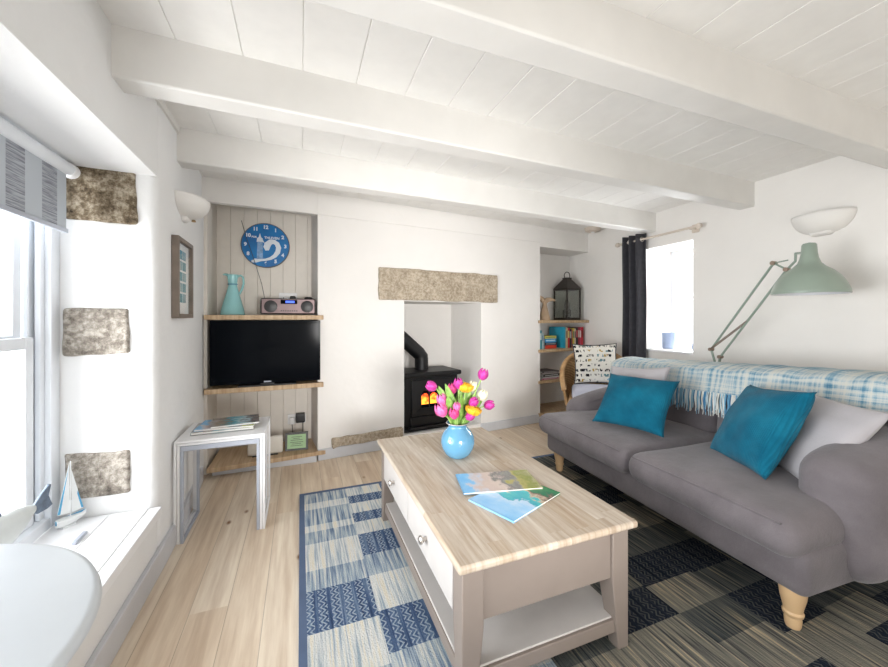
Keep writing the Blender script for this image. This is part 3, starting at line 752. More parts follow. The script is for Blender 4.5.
MB().box(-.012, .012, -.04, .03, 0, .008).build('stand', 'sail', sb)
ctch = MB().rbox(-.008, .008, -.04, .04, 0, .012, .004, n=3).build('sill_catch', 'steelgrey'); ctch.location = (-.79, 1.83, .30); tag(ctch, 'small grey bar lying on the white window sill', 'catch')
tb = thing('round_table', 'pale round table with a smooth top beside the window sill', 'table', (-.49, .55, 0))
MB().lathe([(0, .748), (.27, .748), (.288, .756), (.296, .768), (.292, .778), (.285, .78), (0, .78)], (-.045, .0, 0), n=72).build('tabletop', 'tabletoppale', tb, angle=60)
MB().lathe([(.026, .014), (.024, .05), (.024, .72), (.05, .745), (.05, .749)], n=20).build('pedestal', 'upvc', tb)
MB().lathe([(0, 0), (.085, 0), (.085, .008), (.03, .016), (0, .016)], n=32).build('base', 'upvc', tb)

# ------------------------------------------------------------------ stove
so = thing('wood_stove', 'black cast iron stove glowing in the fireplace recess', 'stove', (*BW(1.06, .26), .085), math.atan2(.1172, .9931))
MB().box(-.295, .295, -.17, .17, .035, .505).build('body', 'black', so, bevel=.008)
MB().box(-.325, .325, -.205, .19, .505, .55).build('top_plate', 'black', so, bevel=.014)
MB().box(-.305, .305, -.195, .18, .0, .035).build('base_plate', 'black', so, bevel=.008)
dr = MB()
def arched(cx, hw_, z0, z1, n=10):
    return [(cx - hw_, z0), (cx + hw_, z0)] + [(cx + hw_ * math.cos(PI * q / n), z1 + hw_ * .75 * math.sin(PI * q / n)) for q in range(n + 1)]
dr.box(-.21, .21, -.196, -.168, .145, .48).build('door', 'black', so, bevel=.006)
door = so.children[-1]
for cx in (-.078, .012):
    flat(arched(cx, .042, .215, .35), -.199, .003).build('fire_window', 'blackgloss', door)
    flat(arched(cx, .036, .25, .325), -.202, .0025).build('fire_glow', 'flame', door, label='orange fire seen through the stove glass')
    m = MB(); ar = arched(cx, .043, .215, .35, 14)
    m.tube([(a, -.201, z) for a, z in ar], .005, 6, closed=True).build('window_bar', 'black', door)
MB().tube([(-.15, -.2, .20), (.15, -.2, .20)], .005, 6).build('door_ledge', 'black', door)
MB().lathe([(0, 0), (.013, .003), (.013, .02), (0, .026)], (.19, -.197, .32), 14, axis=rx).build('handle', 'black', door)
MB().box(-.22, .22, -.192, -.168, .05, .13).build('ash_door', 'black', so, bevel=.005)
MB().box(-.24, .24, -.235, -.18, .03, .05).build('ash_lip', 'black', so, bevel=.005)
MB().tube([(-.01, .03, .54), (-.01, .03, .665)], .068, 24).lathe([(.066, 0), (.072, 0), (.072, .02), (.062, .02)], (-.01, .03, .545), 24).tube([(-.01, .03, .64), (-.01, .03, .675), (-.04, .03, .712), (-.21, .03, .86), (-.325, .03, .96)], .068, 24).build('flue_pipe', 'black', so, angle=50)

# ------------------------------------------------------------------ rug
ys_a = [2.535, 2.41, 2.33, 2.15, 2.085, 1.975, 1.765, 1.635, 1.41, 1.20, .95, .72, .45, .2, -.1, -.4]
k_a = ['blue', 'cream', 'blue', 'cream', 'blue', 'cream', 'blue', 'navy', 'cream', 'blue', 'navy', 'cream', 'blue', 'navy', 'cream']
ys_b = [2.535, 2.42, 2.32, 2.2, 2.10, 1.975, 1.79, 1.64, 1.43, 1.235, 1.03, .8, .5, .2, -.1, -.4]
k_b = ['cream', 'navy', 'cream', 'navy', 'cream', 'navy', 'blue', 'cream', 'navy', 'blue', 'cream', 'navy', 'blue', 'cream', 'blue']
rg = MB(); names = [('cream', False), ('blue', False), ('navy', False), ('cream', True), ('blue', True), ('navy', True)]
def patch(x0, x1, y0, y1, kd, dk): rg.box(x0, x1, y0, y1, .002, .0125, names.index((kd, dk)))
for ys, ks, x0, x1 in ((ys_a, k_a, .022, .28), (ys_b, k_b, .28, .50)):
    for i, kd in enumerate(ks): patch(x0, x1, ys[i + 1], ys[i], kd, False)
cols = [.50, .78, 1.08, 1.36, 1.63, 1.90, 2.16, 2.38]
rr = random.Random(4)
DK = {2: [1.62, 1.48, 1.32, 1.16, 1.0, .78, .6, .3], 3: [1.50, 1.32, 1.15, 1.0, .86, .7, .5, .3], 4: [1.48, 1.32, 1.14, 1.0, .80, .6, .4, .2]}
KD = {2: ['blue', 'cream', 'blue', 'navy', 'cream', 'cream', 'blue'], 3: ['blue', 'navy', 'cream', 'blue', 'cream', 'navy', 'cream'], 4: ['blue', 'navy', 'blue', 'navy', 'cream', 'blue', 'cream']}
for ci in range(len(cols) - 1):
    yy = 2.535; last = None; fixed = DK.get(ci)
    cuts_ = []
    while yy > -.4:
        if fixed and yy - .35 < fixed[0] and yy > fixed[0] - .01:
            cuts_.append((yy, fixed[0], rr.choice(['blue', 'cream'])))
            for q in range(len(fixed) - 1): cuts_.append((fixed[q], fixed[q + 1], KD[ci][q]))
            yy = fixed[-1]; fixed = None; continue
        d = rr.choice([.12, .16, .2, .24]); y2 = max(-.4, yy - d)
        kd = rr.choice([k for k in ('cream', 'blue', 'navy', 'blue') if k != last]); last = kd
        cuts_.append((yy, y2, kd)); yy = y2
    for (a, b_, kd) in cuts_: 
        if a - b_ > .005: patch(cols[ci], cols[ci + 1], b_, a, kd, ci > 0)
rg.box(-.006, .022, -.43, 2.565, .001, .012, 6).box(.022, 2.40, 2.535, 2.565, .001, .012, 6).box(2.38, 2.40, -.43, 2.535, .001, .012, 6).box(.022, 2.38, -.43, -.4, .001, .012, 6)
tag(rg.build('area_rug', [RUG[n_] for n_ in names] + ['navyband'], smooth=False, weld=False), 'patchwork striped rug in blues, creams and browns, right side coloured darker for shade', 'rug')

# ------------------------------------------------------------------ coffee table
ct = thing('coffee_table', 'taupe coffee table with whitewashed wooden top and two drawers', 'coffee table', (.745, 1.53, .0125))
MB().prism([(-.335, -.59), (.335, -.59), (.335, .59), (-.335, .59)], .418, .4425).build('tabletop', 'tabletop', ct, bevel=.008)
X0, X1, Y0, Y1 = -.315, .315, -.565, .565
for sx in (-1, 1):
    for sy in (-1, 1):
        ax, ay = sx * .315, sy * .565; ix, iy = sx * .245, sy * .495; jx, jy = sx * .270, sy * .520
        def q4(a0, b0, a1, b1, z):
            x0, x1 = sorted((a0, a1)); y0, y1 = sorted((b0, b1)); return [(x0, y0, z), (x1, y0, z), (x1, y1, z), (x0, y1, z)]
        MB().hexa(q4(ax, ay, jx, jy, 0), q4(ax, ay, ix, iy, .235)).hexa(q4(ax, ay, ix, iy, .235), q4(ax, ay, ix, iy, .418)).build('leg', 'taupe', ct, bevel=.003)
for a, b_ in ((-.553, -.535), (.535, .553)): MB().box(-.26, .26, a, b_, .245, .418).build('end_panel', 'taupe', ct, bevel=.002)
MB().box(.283, .303, -.5, .5, .245, .418).build('side_panel', 'taupe', ct, bevel=.002)
MB().box(-.300, -.285, -.5, .5, .235, .418).build('drawer_rail', 'taupe', ct, bevel=.002)
for (a, b_) in ((-.492, .002), (.010, .492)):
    d = MB().box(-.316, -.296, a, b_, .25, .41).build('drawer', 'taupelit', ct, bevel=.003)
    MB().lathe([(0, -.006), (.008, -.006), (.007, .008), (.009, .014), (.015, .019), (.016, .025), (.012, .03), (0, .032)], (-.314, (a + b_) / 2, .33), 18, axis=Matrix.Rotation(-PI / 2, 4, 'Y').to_quaternion()).build('knob', 'nickel', d, label='small round nickel knob')
MB().box(-.30, .30, -.545, .545, .085, .105).build('shelf', 'taupelit', ct, bevel=.003)
for a, b_ in ((-.556, -.53), (.53, .556)): MB().box(-.285, .285, a, b_, .055, .10).build('end_rail', 'taupe', ct, bevel=.003)
for a, b_ in ((-.306, -.28), (.28, .306)): MB().box(a, b_, -.53, .53, .055, .10).build('side_rail', 'taupe', ct, bevel=.003)
# magazines
magazine('magazine', .775, 1.235, .4555, .305, .21, .007, math.radians(21.7), 'cov2', 'lower magazine on the coffee table with blue sea and green cover')
magazine('magazine', .77, 1.365, .4627, .325, .178, .006, math.radians(-12.5), 'cov1', 'upper magazine on the coffee table with beach and rocks cover')
# vase
vs = thing('vase', 'round sky blue glazed vase on the coffee table', 'vase', (.735, 1.705, .4555))
MB().lathe([(0, 0), (.038, 0), (.046, .003), (.066, .022), (.080, .05), (.085, .078), (.080, .105), (.066, .13), (.050, .146), (.045, .153), (.047, .160), (.056, .170), (.054, .172), (.043, .162), (.040, .152), (.058, .13), (.07, .08), (.05, .02), (0, .012)], n=48).build('body', 'vase', vs, angle=70)
MB().tube([(.0565 * math.cos(a), .0565 * math.sin(a), .171) for a in [2 * PI * q / 40 for q in range(40)]], .0022, 6, closed=True).build('rim', 'vaserim', vs, label='worn brownish rim')
# tulips
VX, VY, VZ = .735, 1.705, .4555
cR = Vector((math.cos(math.radians(21.2)), -math.sin(math.radians(21.2)), 0)); cF = Vector((math.sin(math.radians(21.2)), math.cos(math.radians(21.2)), 0))
def flower(name, lab, dx, dz, dd, tilt, mat, size=1.0, kind='tulip', leaf=None, seed=0):
    rnd = random.Random(seed)
    o = thing(name, lab, 'flower', (VX, VY, VZ + .02), 0, 'flowers in the blue vase')
    hd = cR * dx + cF * dd + Vector((0, 0, dz - .02))
    foot = cR * (-dx * .12) + cF * (-dd * .12)
    neck = Vector((hd.x, hd.y, 0)); 
    if neck.length > .024: neck = neck.normalized() * .024
    neck.z = .15
    ax = (cR * math.sin(tilt) + Vector((0, 0, math.cos(tilt))) + cF * (dd * 3)).normalized()
    c3 = hd - ax * .034
    pts = []
    ctrl = [foot, neck * .9 + foot * .1, neck.lerp(c3, .55) + Vector((0, 0, .02)), c3]
    for i in range(13):
        t = i / 12
        a = ctrl[0].lerp(ctrl[1], t); b_ = ctrl[1].lerp(ctrl[2], t); c_ = ctrl[2].lerp(ctrl[3], t)
        d_ = a.lerp(b_, t); e_ = b_.lerp(c_, t); pts.append(d_.lerp(e_, t))
    # keep the curve through the vase neck
    MB().tube(pts, .0034, 8).build('stem', 'stem', o)
    q = Vector((0, 0, 1)).rotation_difference(ax)
    L = .057 * size; Rr = .0225 * size
    m = MB()
    if kind == 'tulip':
        for k in range(6):
            ph = k * PI / 3 + (.0 if k % 2 else .1); inner = k % 2
            def pf_(u, v, ph=ph, inner=inner):
                t = v; wdt = (math.sin(PI * min(1, t * .78 + .14)) ** .7) * .64
                a = ph + (u - .5) * 2 * wdt * 1.05
                r_ = Rr * (.12 + 1.02 * math.sin(PI * min(1, t * .80 + .07)) ** .75) * (.90 if inner else 1.0)
                return q @ Vector((r_ * math.cos(a), r_ * math.sin(a), L * (t - .1 * (abs(u - .5) * 2) ** 2 * t))) + c3
            m.grid(pf_, 6, 9)
        m.build('bloom', mat, o, solid=.0008, weld=False, angle=80)
    else:
        for ring, (n_, sc_, op) in enumerate(((8, 1.0, 1.0), (7, .8, .7), (5, .55, .4), (3, .3, .2))):
            for k in range(n_):
                ph = k * 2 * PI / n_ + ring * .5
                def pf_(u, v, ph=ph, sc_=sc_, op=op):
                    a = ph + (u - .5) * 1.15
                    r_ = Rr * 1.35 * sc_ * (.15 + math.sin(PI * .56 * v) * (1 + .10 * math.sin(u * 9)))
                    return q @ Vector((r_ * math.cos(a), r_ * math.sin(a), L * .75 * (v ** (1.1 + op * .5)) * (1.05 - .25 * op))) + c3
                m.grid(pf_, 5, 7)
        m.build('bloom', mat, o, solid=.0008, weld=False, angle=80)
    if leaf:
        lx, lz, ld, wd = leaf
        tip = cR * lx * 1.15 + cF * ld + Vector((0, 0, lz)); st = neck * .9
        md = st.lerp(tip, .5) + Vector((0, 0, .035))
        dr_ = (tip - st); side = dr_.cross(cF + Vector((0, 0, .3))).normalized()
        side = (cR * .75 + cF * .5) if abs(lx) < .03 else side
        def lf(u, v):
            t = v; p = st.lerp(md, t).lerp(md.lerp(tip, t), t)
            wv_ = 1.6 * wd * math.sin(PI * min(1, .12 + t * .88)) ** .8
            x_ = (u - .5) * 2
            return p + side * (wv_ * x_) + cF * (-.25 * wv_ * (1 - abs(x_)))
        MB().grid(lf, 6, 14).build('leaf', 'leaf', o, solid=.0009, angle=80)
    return o
px = .005
FL = [('magenta tulip leaning furthest left towards the stove', 430, 388, .00, -1.15, 'magenta', 1.0, 'tulip', (-.085, .335, -.0, .014)),
      ('magenta tulip standing tallest left of the yellow double flower', 458, 384, -.01, -.1, 'magenta', .95, 'tulip', (-.055, .35, -.02, .013)),
      ('ruffled yellow flower near the top of the bunch', 465.5, 388, .0, .1, 'yellow', 1.15, 'double', (.015, .30, -.03, .013)),
      ('cream green tulip at the top beside the yellow flower', 473, 388, .02, .3, 'cream', .95, 'tulip', (.06, .33, .02, .013)),
      ('magenta tulip highest at the top right of the bunch', 483.5, 376, .01, .35, 'magenta', 1.05, 'tulip', (.085, .30, .03, .012)),
      ('cream white tulip on the right side of the bunch', 483, 397, .01, .4, 'cream', 1.0, 'tulip', None),
      ('magenta tulip pointing furthest right out of the vase', 490.5, 407, .0, 1.35, 'magenta', .95, 'tulip', (.12, .28, .01, .014)),
      ('magenta tulip just above the orange yellow bloom', 474.5, 402, -.03, .9, 'magenta', .9, 'tulip', None),
      ('ruffled orange yellow flower in the middle right of the bunch', 473, 409, -.04, .3, 'yellow', 1.1, 'double', (.075, .20, -.04, .012)),
      ('magenta bud peeping below the orange yellow flower', 471, 415, -.045, .9, 'magenta', .85, 'tulip', None),
      ('deep pink tulip hanging lowest in front of the stems', 453.5, 412, -.05, -.1, 'deeppink', 1.0, 'tulip', (-.01, .27, -.045, .014)),
      ('small pink tulip bud in the centre of the bunch', 456.5, 404, -.055, .1, 'pink', .75, 'tulip', None),
      ('largest pink tulip low on the left of the bunch', 441, 411, -.03, -.5, 'pink', 1.25, 'tulip', (-.045, .29, -.04, .014)),
      ('pink tulip on the left just above the largest pink one', 441.5, 401, -.01, -.35, 'pink', 1.1, 'tulip', None),
      ('deep pink tulip half hidden behind the green leaves', 452, 390, .02, -.15, 'deeppink', .95, 'tulip', (.03, .36, .03, .012))]
for i, (lab, fx, fy, dd, tl_, mt, sz, kd, lf_) in enumerate(FL):
    flower('tulip' if kd == 'tulip' else 'double_flower', lab, (fx - 457.5) * px, (458 - fy) * px + .005, dd, tl_, mt, sz, kd, lf_, i)

# ------------------------------------------------------------------ sofa
SO = (1.66, .80, 0); SR = math.radians(-3.44)
sf = thing('sofa', 'grey two-seat sofa with rounded arms along the right wall', 'sofa', SO, SR)
MB().rbox(-.02, .98, -.06, 1.54, .155, .33, .04, n=14).build('base', 'sofa', sf)
def bul(y0, y1):
    def f(p):
        d = .012 * math.sin(p.y * 23 + p.x * 9) * (1 if p.z > .4 else .3)
        return p + Vector((0, 0, d * .35))
    return f
for a, b_ in ((-.055, .705), (.70, 1.575)):
    c_ = MB().rbox(-.085, .76, a, b_, .285, .435, .07, n=14, crown=.035, fn=bul(a, b_)).build('seat_cushion', 'sofa', sf)
    cy = (a + b_) / 2; hy = (b_ - a) / 2 - .02
    pts = []
    for q in range(33):
        t = -1 + q / 16; pts.append((-.0665, cy + hy * t * .93, .4165 + .003 * (1 - t * t)))
    MB().tube(pts, .004, 6).build('piping', 'sofa', c_)
def armf(p):
    t = (p.x - .28) / .7
    p = p.copy(); p.z += .07 * max(0, t) * (1 if p.z > .4 else 0) + (.03 * math.sin(PI * max(0, min(1, t))) if p.z > .5 else 0)
    return p
for a, b_, at in ((-.135, .125, .625), (1.42, 1.66, .53)):
    mid = (a + b_) / 2; sg = -1 if a < 0 else 1
    MB().rbox(.20, .97, a, b_, .16, at, .105, n=12, fn=armf).build('arm', 'sofa', sf)
def backf(p):
    t = max(0, min(1, p.y / 1.53)); p = p.copy()
    if p.z > .5: p.z += .075 * (1 - t) * min(1, (p.z - .5) / .25)
    p.x += .10 * max(0, (p.z - .35))
    return p
MB().rbox(.70, .97, -.08, 1.62, .20, .765, .10, n=16, fn=backf).build('back', 'sofa', sf)
for a, b_ in ((.08, .765), (.77, 1.455)):
    MB().rbox(.63, .80, a, b_, .40, .70, .075, n=12, fn=backf).build('back_cushion', 'sofa', sf)
prof = [(0, 0), (.021, 0), (.024, .008), (.026, .03), (.024, .04), (.030, .046), (.032, .056), (.028, .063), (.030, .075), (.038, .11), (.041, .135), (.038, .165), (0, .168)]
for (lx, ly) in ((.035, .01), (.055, 1.47), (.90, .01), (.90, 1.47)):
    lg = MB().lathe(prof, (lx, ly, .0125), 28).build('leg', 'beech', sf, label='turned pale beech leg')
# throw over the sofa back
th = thing('throw_blanket', 'blue and white woven throw draped along the sofa back', 'throw blanket', SO, SR)
from mathutils import noise as mn
def tz(y):
    t = max(0, min(1, y / 1.53)); return .785 + .09 * (1 - t)
def thr(u, v):
    y = -.10 + 1.72 * u; z0 = tz(y) + .028
    # profile: front hem -> top -> back
    s = v * .62
    bump_ = .006 * mn.noise(Vector((u * 9, v * 5, 1))) + .004 * math.sin(u * 60 + v * 9)
    if s < .12:
        x_, z_ = .640 + .25 * s, z0 - .165 + s
    elif s < .42:
        a = (s - .12) / .30 * PI; cx = .855; rx_, rz_ = .185, .045
        x_, z_ = cx - rx_ * math.cos(a), z0 - .045 + rz_ * math.sin(a)
    else:
        x_, z_ = 1.04, z0 - .045 - (s - .42)
    return (x_ - (bump_ if s < .12 else 0), y, z_ + (bump_ if s >= .12 else 0))
MB().grid(thr, 90, 40, uvs=(3.6, 1.3)).build('blanket', 'throw', th, solid=.012, angle=80)
fg = MB(); rr = random.Random(2)
for i in range(260):
    u = (i + rr.random() * .6) / 260.5; p = Vector(thr(u, 0)); L = .10 + rr.random() * .045
    if p.y < .15: L = min(L, max(.03, p.z - .705))
    if p.y > 1.40: L = min(L, max(.012, p.z - .635))
    s1 = rr.uniform(-.016, .016)
    fg.tube([p + Vector((-.004, 0, .004)), p + Vector((-.012, s1 * .4, -L * .35)), p + Vector((-.010, s1 * .8, -L * .7)), p + Vector((-.012 + rr.uniform(-.006, .004), s1 * 1.3, -L))], [.003, .0038, .0035, .0025], 5)
fo = fg.build('fringe', 'fringe', th, label='long knotted blue and white fringe'); fo['kind'] = 'stuff'
# pillows
def pillow(name, lab, c, yaw, lean, roll, w_, h_, t_, mat, cat='pillow', piping=None, seed=0, group=None):
    yaw, lean, roll = map(math.radians, (yaw, lean, roll))
    n_ = Vector((-math.cos(yaw) * math.cos(lean), -math.sin(yaw) * math.cos(lean), math.sin(lean)))
    up = Vector((math.cos(yaw) * math.sin(lean), math.sin(yaw) * math.sin(lean), math.cos(lean))); rt_ = up.cross(n_)
    R_ = Matrix((rt_, -n_, up)).transposed() @ Matrix.Rotation(-roll, 3, 'Y')
    N = 26; m = MB()
    def f(sgn):
        def g(u, v):
            a, b_ = 2 * u - 1, 2 * v - 1
            x_ = w_ / 2 * a * (1 - .09 * (1 - abs(b_) ** 2.2)); z_ = h_ / 2 * b_ * (1 - .09 * (1 - abs(a) ** 2.2))
            th_ = t_ / 2 * ((1 - a * a) * (1 - b_ * b_)) ** .42
            wr = .010 * mn.noise(Vector((a * 2.2, b_ * 2.2, seed * 5 + sgn))) * (1 - max(abs(a), abs(b_)) ** 6)
            return (x_, -sgn * (th_ + wr), z_ + .012 * math.sin(a * 2 + seed) * (1 - b_ * b_))
        return g
    m.grid(f(1), N, N).grid(lambda u, v: f(-1)(1 - u, v), N, N)
    o = m.build(name, mat, angle=120); o.matrix_world = Matrix.Translation(Vector(c)) @ R_.to_4x4()
    tag(o, lab, cat, group)
    if piping:
        pts = []
        for k in range(80):
            q = k / 20; e = int(q); t = q - e
            u, v = ((t, 0), (1, t), (1 - t, 1), (0, 1 - t))[e]
            pts.append(f(0)(u, v))
        MB().tube(pts, .006, 6, closed=True).build('piping', piping, o, label='navy blue piped edge')
    return o
pillow('scatter_pillow', 'teal corduroy cushion leaning on the grey one near the sofa arm', (2.035, 1.11, .632), -35, 30, 7, .45, .43, .17, 'teal', seed=1, group='cushions on the sofa')
pillow('scatter_pillow', 'teal corduroy cushion at the fireplace end of the sofa', (1.955, 1.735, .622), 18, 40, 0, .43, .38, .15, 'teal', seed=2, group='cushions on the sofa')
pillow('scatter_pillow', 'large pale grey cushion propped against the near sofa arm', (2.155, .98, .622), -30, 37, -2, .50, .42, .13, 'greypillow', seed=3, group='cushions on the sofa')
pillow('scatter_pillow', 'pale grey cushion mostly hidden behind the teal one at the fireplace end', (2.10, 1.87, .63), 8, 27, 6, .42, .42, .11, 'greypillow', seed=4, group='cushions on the sofa')

# ------------------------------------------------------------------ big angle lamp
fl = thing('floor_lamp', 'large sage green angle-arm floor lamp behind the sofa', 'floor lamp', (2.90, 1.83, 0))
O = Vector((2.90, 1.83, 0))
def q(*p): return Vector(p) - O
MB().lathe([(0, 0), (.10, 0), (.10, .02), (.04, .035), (.02, .05), (0, .05)], (0, 0, 0), 32).build('base', 'sage', fl)
MB().tube([(0, 0, .04), (0, 0, .80)], .012, 12).build('pole', 'sage', fl)
B1, B2 = q(2.875, 1.865, .915), q(2.875, 1.80, .865); A1, A2 = q(2.775, 1.42, 1.495), q(2.76, 1.345, 1.445)
MB().tube([(0, 0, .78), tuple(B2)], .009, 8).tube([(0, 0, .74), tuple(B1)], .008, 8).build('bracket', 'sage', fl)
MB().tube([B1, A1], .0075, 10).build('upper_rod', 'sage', fl)
MB().tube([B2, A2], .0075, 10).build('lower_rod', 'sage', fl)
sp = []
s0, s1 = B1.lerp(A1, .0) + Vector((-.012, 0, .0)), B2.lerp(A2, .46)
d = s1 - s0; n1 = d.orthogonal().normalized(); n2 = d.normalized().cross(n1)
for k in range(420):
    t = k / 419; a = t * 2 * PI * 52
    sp.append(s0 + d * t + (n1 * math.cos(a) + n2 * math.sin(a)) * .007)
MB().tube(sp, .0016, 4).build('spring', 'spring', fl)
for p_ in (B1, B2, A1, A2):
    MB().tube([p_ + Vector((-.018, 0, 0)), p_ + Vector((.018, 0, 0))], .013, 12).build('joint', 'spring', fl)
E1 = q(2.755, 1.30, 1.535)
MB().tube([A1, A2], .006, 8).tube([A2, A2.lerp(E1, .5) + Vector((0, -.02, -.0)), E1], .007, 8).tube([A1, q(2.75, 1.335, 1.50)], .004, 6).build('elbow', 'sage', fl)
sh = q(2.70, 1.212, 0); 
MB().tube([E1, Vector((sh.x + .01, sh.y + .03, 1.527))], .007, 8).build('shade_arm', 'sage', fl)
shc = (sh.x, sh.y, 0)
shade = MB().lathe([(0.1646, 1.287), (0.1661, 1.292), (0.1632, 1.31), (0.1507, 1.345), (0.1286, 1.385), (0.0992, 1.418), (0.0698, 1.440), (0.0500, 1.462), (0.0404, 1.49), (0.0353, 1.52), (0.0323, 1.566), (0.0265, 1.574), (0.0088, 1.578), (0.0000, 1.58)], shc, 56).build('lamp_shade', 'sage', fl, angle=60)
MB().lathe([(0.0000, 1.50), (0.0294, 1.49), (0.0441, 1.455), (0.0662, 1.432), (0.0955, 1.41), (0.1250, 1.378), (0.1470, 1.34), (0.1595, 1.308), (0.1628, 1.2875)], shc, 56).build('shade_lining', 'sagein', shade, label='pale inside of the shade')
MB().lathe([(0, 1.33), (.02, 1.335), (.032, 1.36), (.028, 1.39), (.014, 1.42), (.014, 1.47)], shc, 20).build('bulb', 'lampglass', shade)

# ------------------------------------------------------------------ curtain and rod
rod = thing('curtain_rod', 'pale curtain rod above the small window', 'curtain rod', (*WR(2.58, -.075), 1.918), math.radians(-2.3))
MB().tube([(0, -.45, 0), (0, .375, 0)], .010, 12).build('pole', 'rodwood', rod)
for y_ in (-.45, .375):
    s_ = -1 if y_ < 0 else 1
    MB().lathe([(0, 0), (.014, .002), (.022, .015), (.024, .03), (.016, .048), (0, .055)], (0, y_, 0), 16, axis=Matrix.Rotation(-s_ * PI / 2, 4, 'X').to_quaternion()).build('finial', 'rodwood', rod)
for y_ in (-.40, .345):
    MB().box(0, .074, y_ - .012, y_ + .012, -.014, .006).box(.06, .0745, y_ - .03, y_ + .03, -.035, .035).build('bracket', 'rodwood', rod, bevel=.003)
cu = thing('curtain', 'charcoal curtain bunched at the far side of the small window', 'curtain', (*WR(2.775, -.075), 0), math.radians(-2.3))
def curt(u, v):
    y_ = -.125 + .25 * u; fold = .040 * math.sin(u * 2 * PI * 3.0 + .6) * (.75 + .25 * v)
    return (fold + .004 * math.sin(v * 12), y_ * (1 + .10 * (1 - v)), .05 + 1.925 * v)
MB().grid(curt, 60, 30).build('drape', 'charcoal', cu, solid=.006, angle=80)
for k in range(5):
    y_ = -.105 + k * .052
    MB().tube([(.0 + .021 * math.cos(a), y_, 1.918 + .021 * math.sin(a)) for a in [2 * PI * w__ / 18 for w__ in range(18)]], .004, 6, closed=True).build('eyelet', 'nickel', cu)
# ornaments on the far sill
x_, y_ = WR(2.595, .20)
pt = thing('blue_pot', 'blue grey pot on the sill of the small window', 'pot', (x_, y_, za + .018))
MB().lathe([(0, 0), (.055, 0), (.06, .01), (.062, .13), (.066, .155), (.058, .155), (.054, .05), (0, .04)], n=28).build('body', 'potblue', pt)
MB().lathe([(.0565, .128), (.0, .134)], n=28).build('filling', 'sail', pt)
x_, y_ = WR(2.33, .25)
p2 = thing('small_pot', 'small low pale blue dish on the sill of the little window', 'pot', (x_, y_, za + .018))
MB().lathe([(0, 0), (.05, 0), (.055, .05), (.05, .06), (.045, .02), (0, .015)], n=24).build('body', 'potblue', p2)
x_, y_ = WR(2.30, .362)
su = thing('sun_catcher', 'coloured glass sun catcher hanging in the small window', 'sun catcher', (x_, y_, 1.02), math.radians(-2.3))
for zz, yy, mt in ((.13, .01, 'boatblue'), (.08, -.005, 'leaf'), (.045, .02, 'yellow'), (-.03, 0, 'vase')):
    MB().lathe([(0, -.002), (.018, 0), (0, .002)], (0, yy, zz), 14, axis=Matrix.Rotation(PI / 2, 4, 'Y').to_quaternion()).build('glass_drop', mt, su)
MB().tube([(0, .0, .80), (0, 0, .13), (0, .005, -.03)], .0015, 5).build('string', 'cable', su)
# smoke alarm
sa = thing('smoke_alarm', 'round white smoke alarm on the ceiling by the far corner', 'smoke alarm', (3.06, 3.27, CZ))
MB().lathe([(0, -.045), (.05, -.045), (.078, -.035), (.086, -.012), (.09, 0), (0, 0)], n=32).build('body', 'rodwood', sa)
MB().lathe([(0, -.05), (.02, -.05), (.022, -.044)], n=20).build('test_button', 'socket', sa)

# ------------------------------------------------------------------ right alcove
def rshelf(z, th_, lab, tf=-.02):
    c = [BW(se - .03, tf), BW(3.12, tf), BW(3.105, .0), BW(3.08, .335), BW(se + .004, .335), BW(se + .004, -.002), BW(se - .03, -.002)]
    return tag(MB().prism(c, z - th_, z).build('alcove_shelf', 'shelfwood', bevel=.003), lab, 'shelf', 'wooden shelves in the corner alcove')
rshelf(1.125, .032, 'highest wooden shelf in the corner alcove, under the lantern')
rshelf(.80, .032, 'wooden shelf in the corner alcove carrying the row of books')
rshelf(.455, .030, 'wooden shelf in the corner alcove carrying stacked magazines')
rshelf(.10, .035, 'lowest wooden shelf in the corner alcove, just above the floor')
BA = math.atan2(.1172, .9931)
la = thing('lantern', 'dark bronze lantern with glass sides on the alcove shelf', 'lantern', (*BW(2.94, .165), 1.125), math.radians(45 - 40))
h_ = .105
MB().box(-.112, .112, -.112, .112, 0, .03).build('base', 'bronze', la, bevel=.004)
MB().box(-.115, .115, -.115, .115, .36, .385).build('top_frame', 'bronze', la, bevel=.004)
for sx in (-1, 1):
    for sy in (-1, 1): MB().box(sx * h_ - .008, sx * h_ + .008, sy * h_ - .008, sy * h_ + .008, .03, .36).build('post', 'bronze', la, bevel=.002)
for k in range(4):
    g = MB().box(-h_ + .008, h_ - .008, -.0015, .0015, .03, .36).build('pane', 'lanternglass', la, smooth=False)
    g.rotation_euler = (0, 0, k * PI / 2); g.location = (h_ * math.sin(k * PI / 2), -h_ * math.cos(k * PI / 2), 0)
q4f = lambda r_, z: [(-r_, -r_, z), (r_, -r_, z), (r_, r_, z), (-r_, r_, z)]
MB().hexa(q4f(.115, .385), q4f(.035, .50)).box(-.04, .04, -.04, .04, .497, .515).build('roof', 'bronze', la, bevel=.003)
MB().tube([(.045 * math.cos(a), 0, .54 + .045 * math.sin(a)) for a in [2 * PI * w__ / 24 for w__ in range(24)]], .005, 8, closed=True).build('ring_handle', 'bronze', la)
MB().lathe([(0, .03), (.05, .03), (.05, .12), (.035, .13), (.03, .2), (.01, .26), (0, .26)], n=20).build('candle', 'dusk', la)
wt = thing('whale_tail_ornament', 'carved wooden whale tail ornament beside the lantern', 'ornament', (*BW(2.545, .13), 1.125), BA)
MB().lathe([(0, 0), (.06, 0), (.06, .02), (.045, .09), (.028, .16), (.022, .2), (.026, .23), (0, .25)], n=24).build('stem', 'driftwood', wt)
MB().prism([(-.02, .19), (.02, .19), (.06, .215), (.13, .225), (.165, .218), (.155, .245), (.09, .265), (.03, .262), (0, .245), (-.03, .268), (-.08, .29), (-.12, .315), (-.118, .28), (-.085, .24)], -.014, .014, fn=lambda a, b_, c: (a, c, b_)).build('fluke', 'driftwood', wt, bevel=.008)
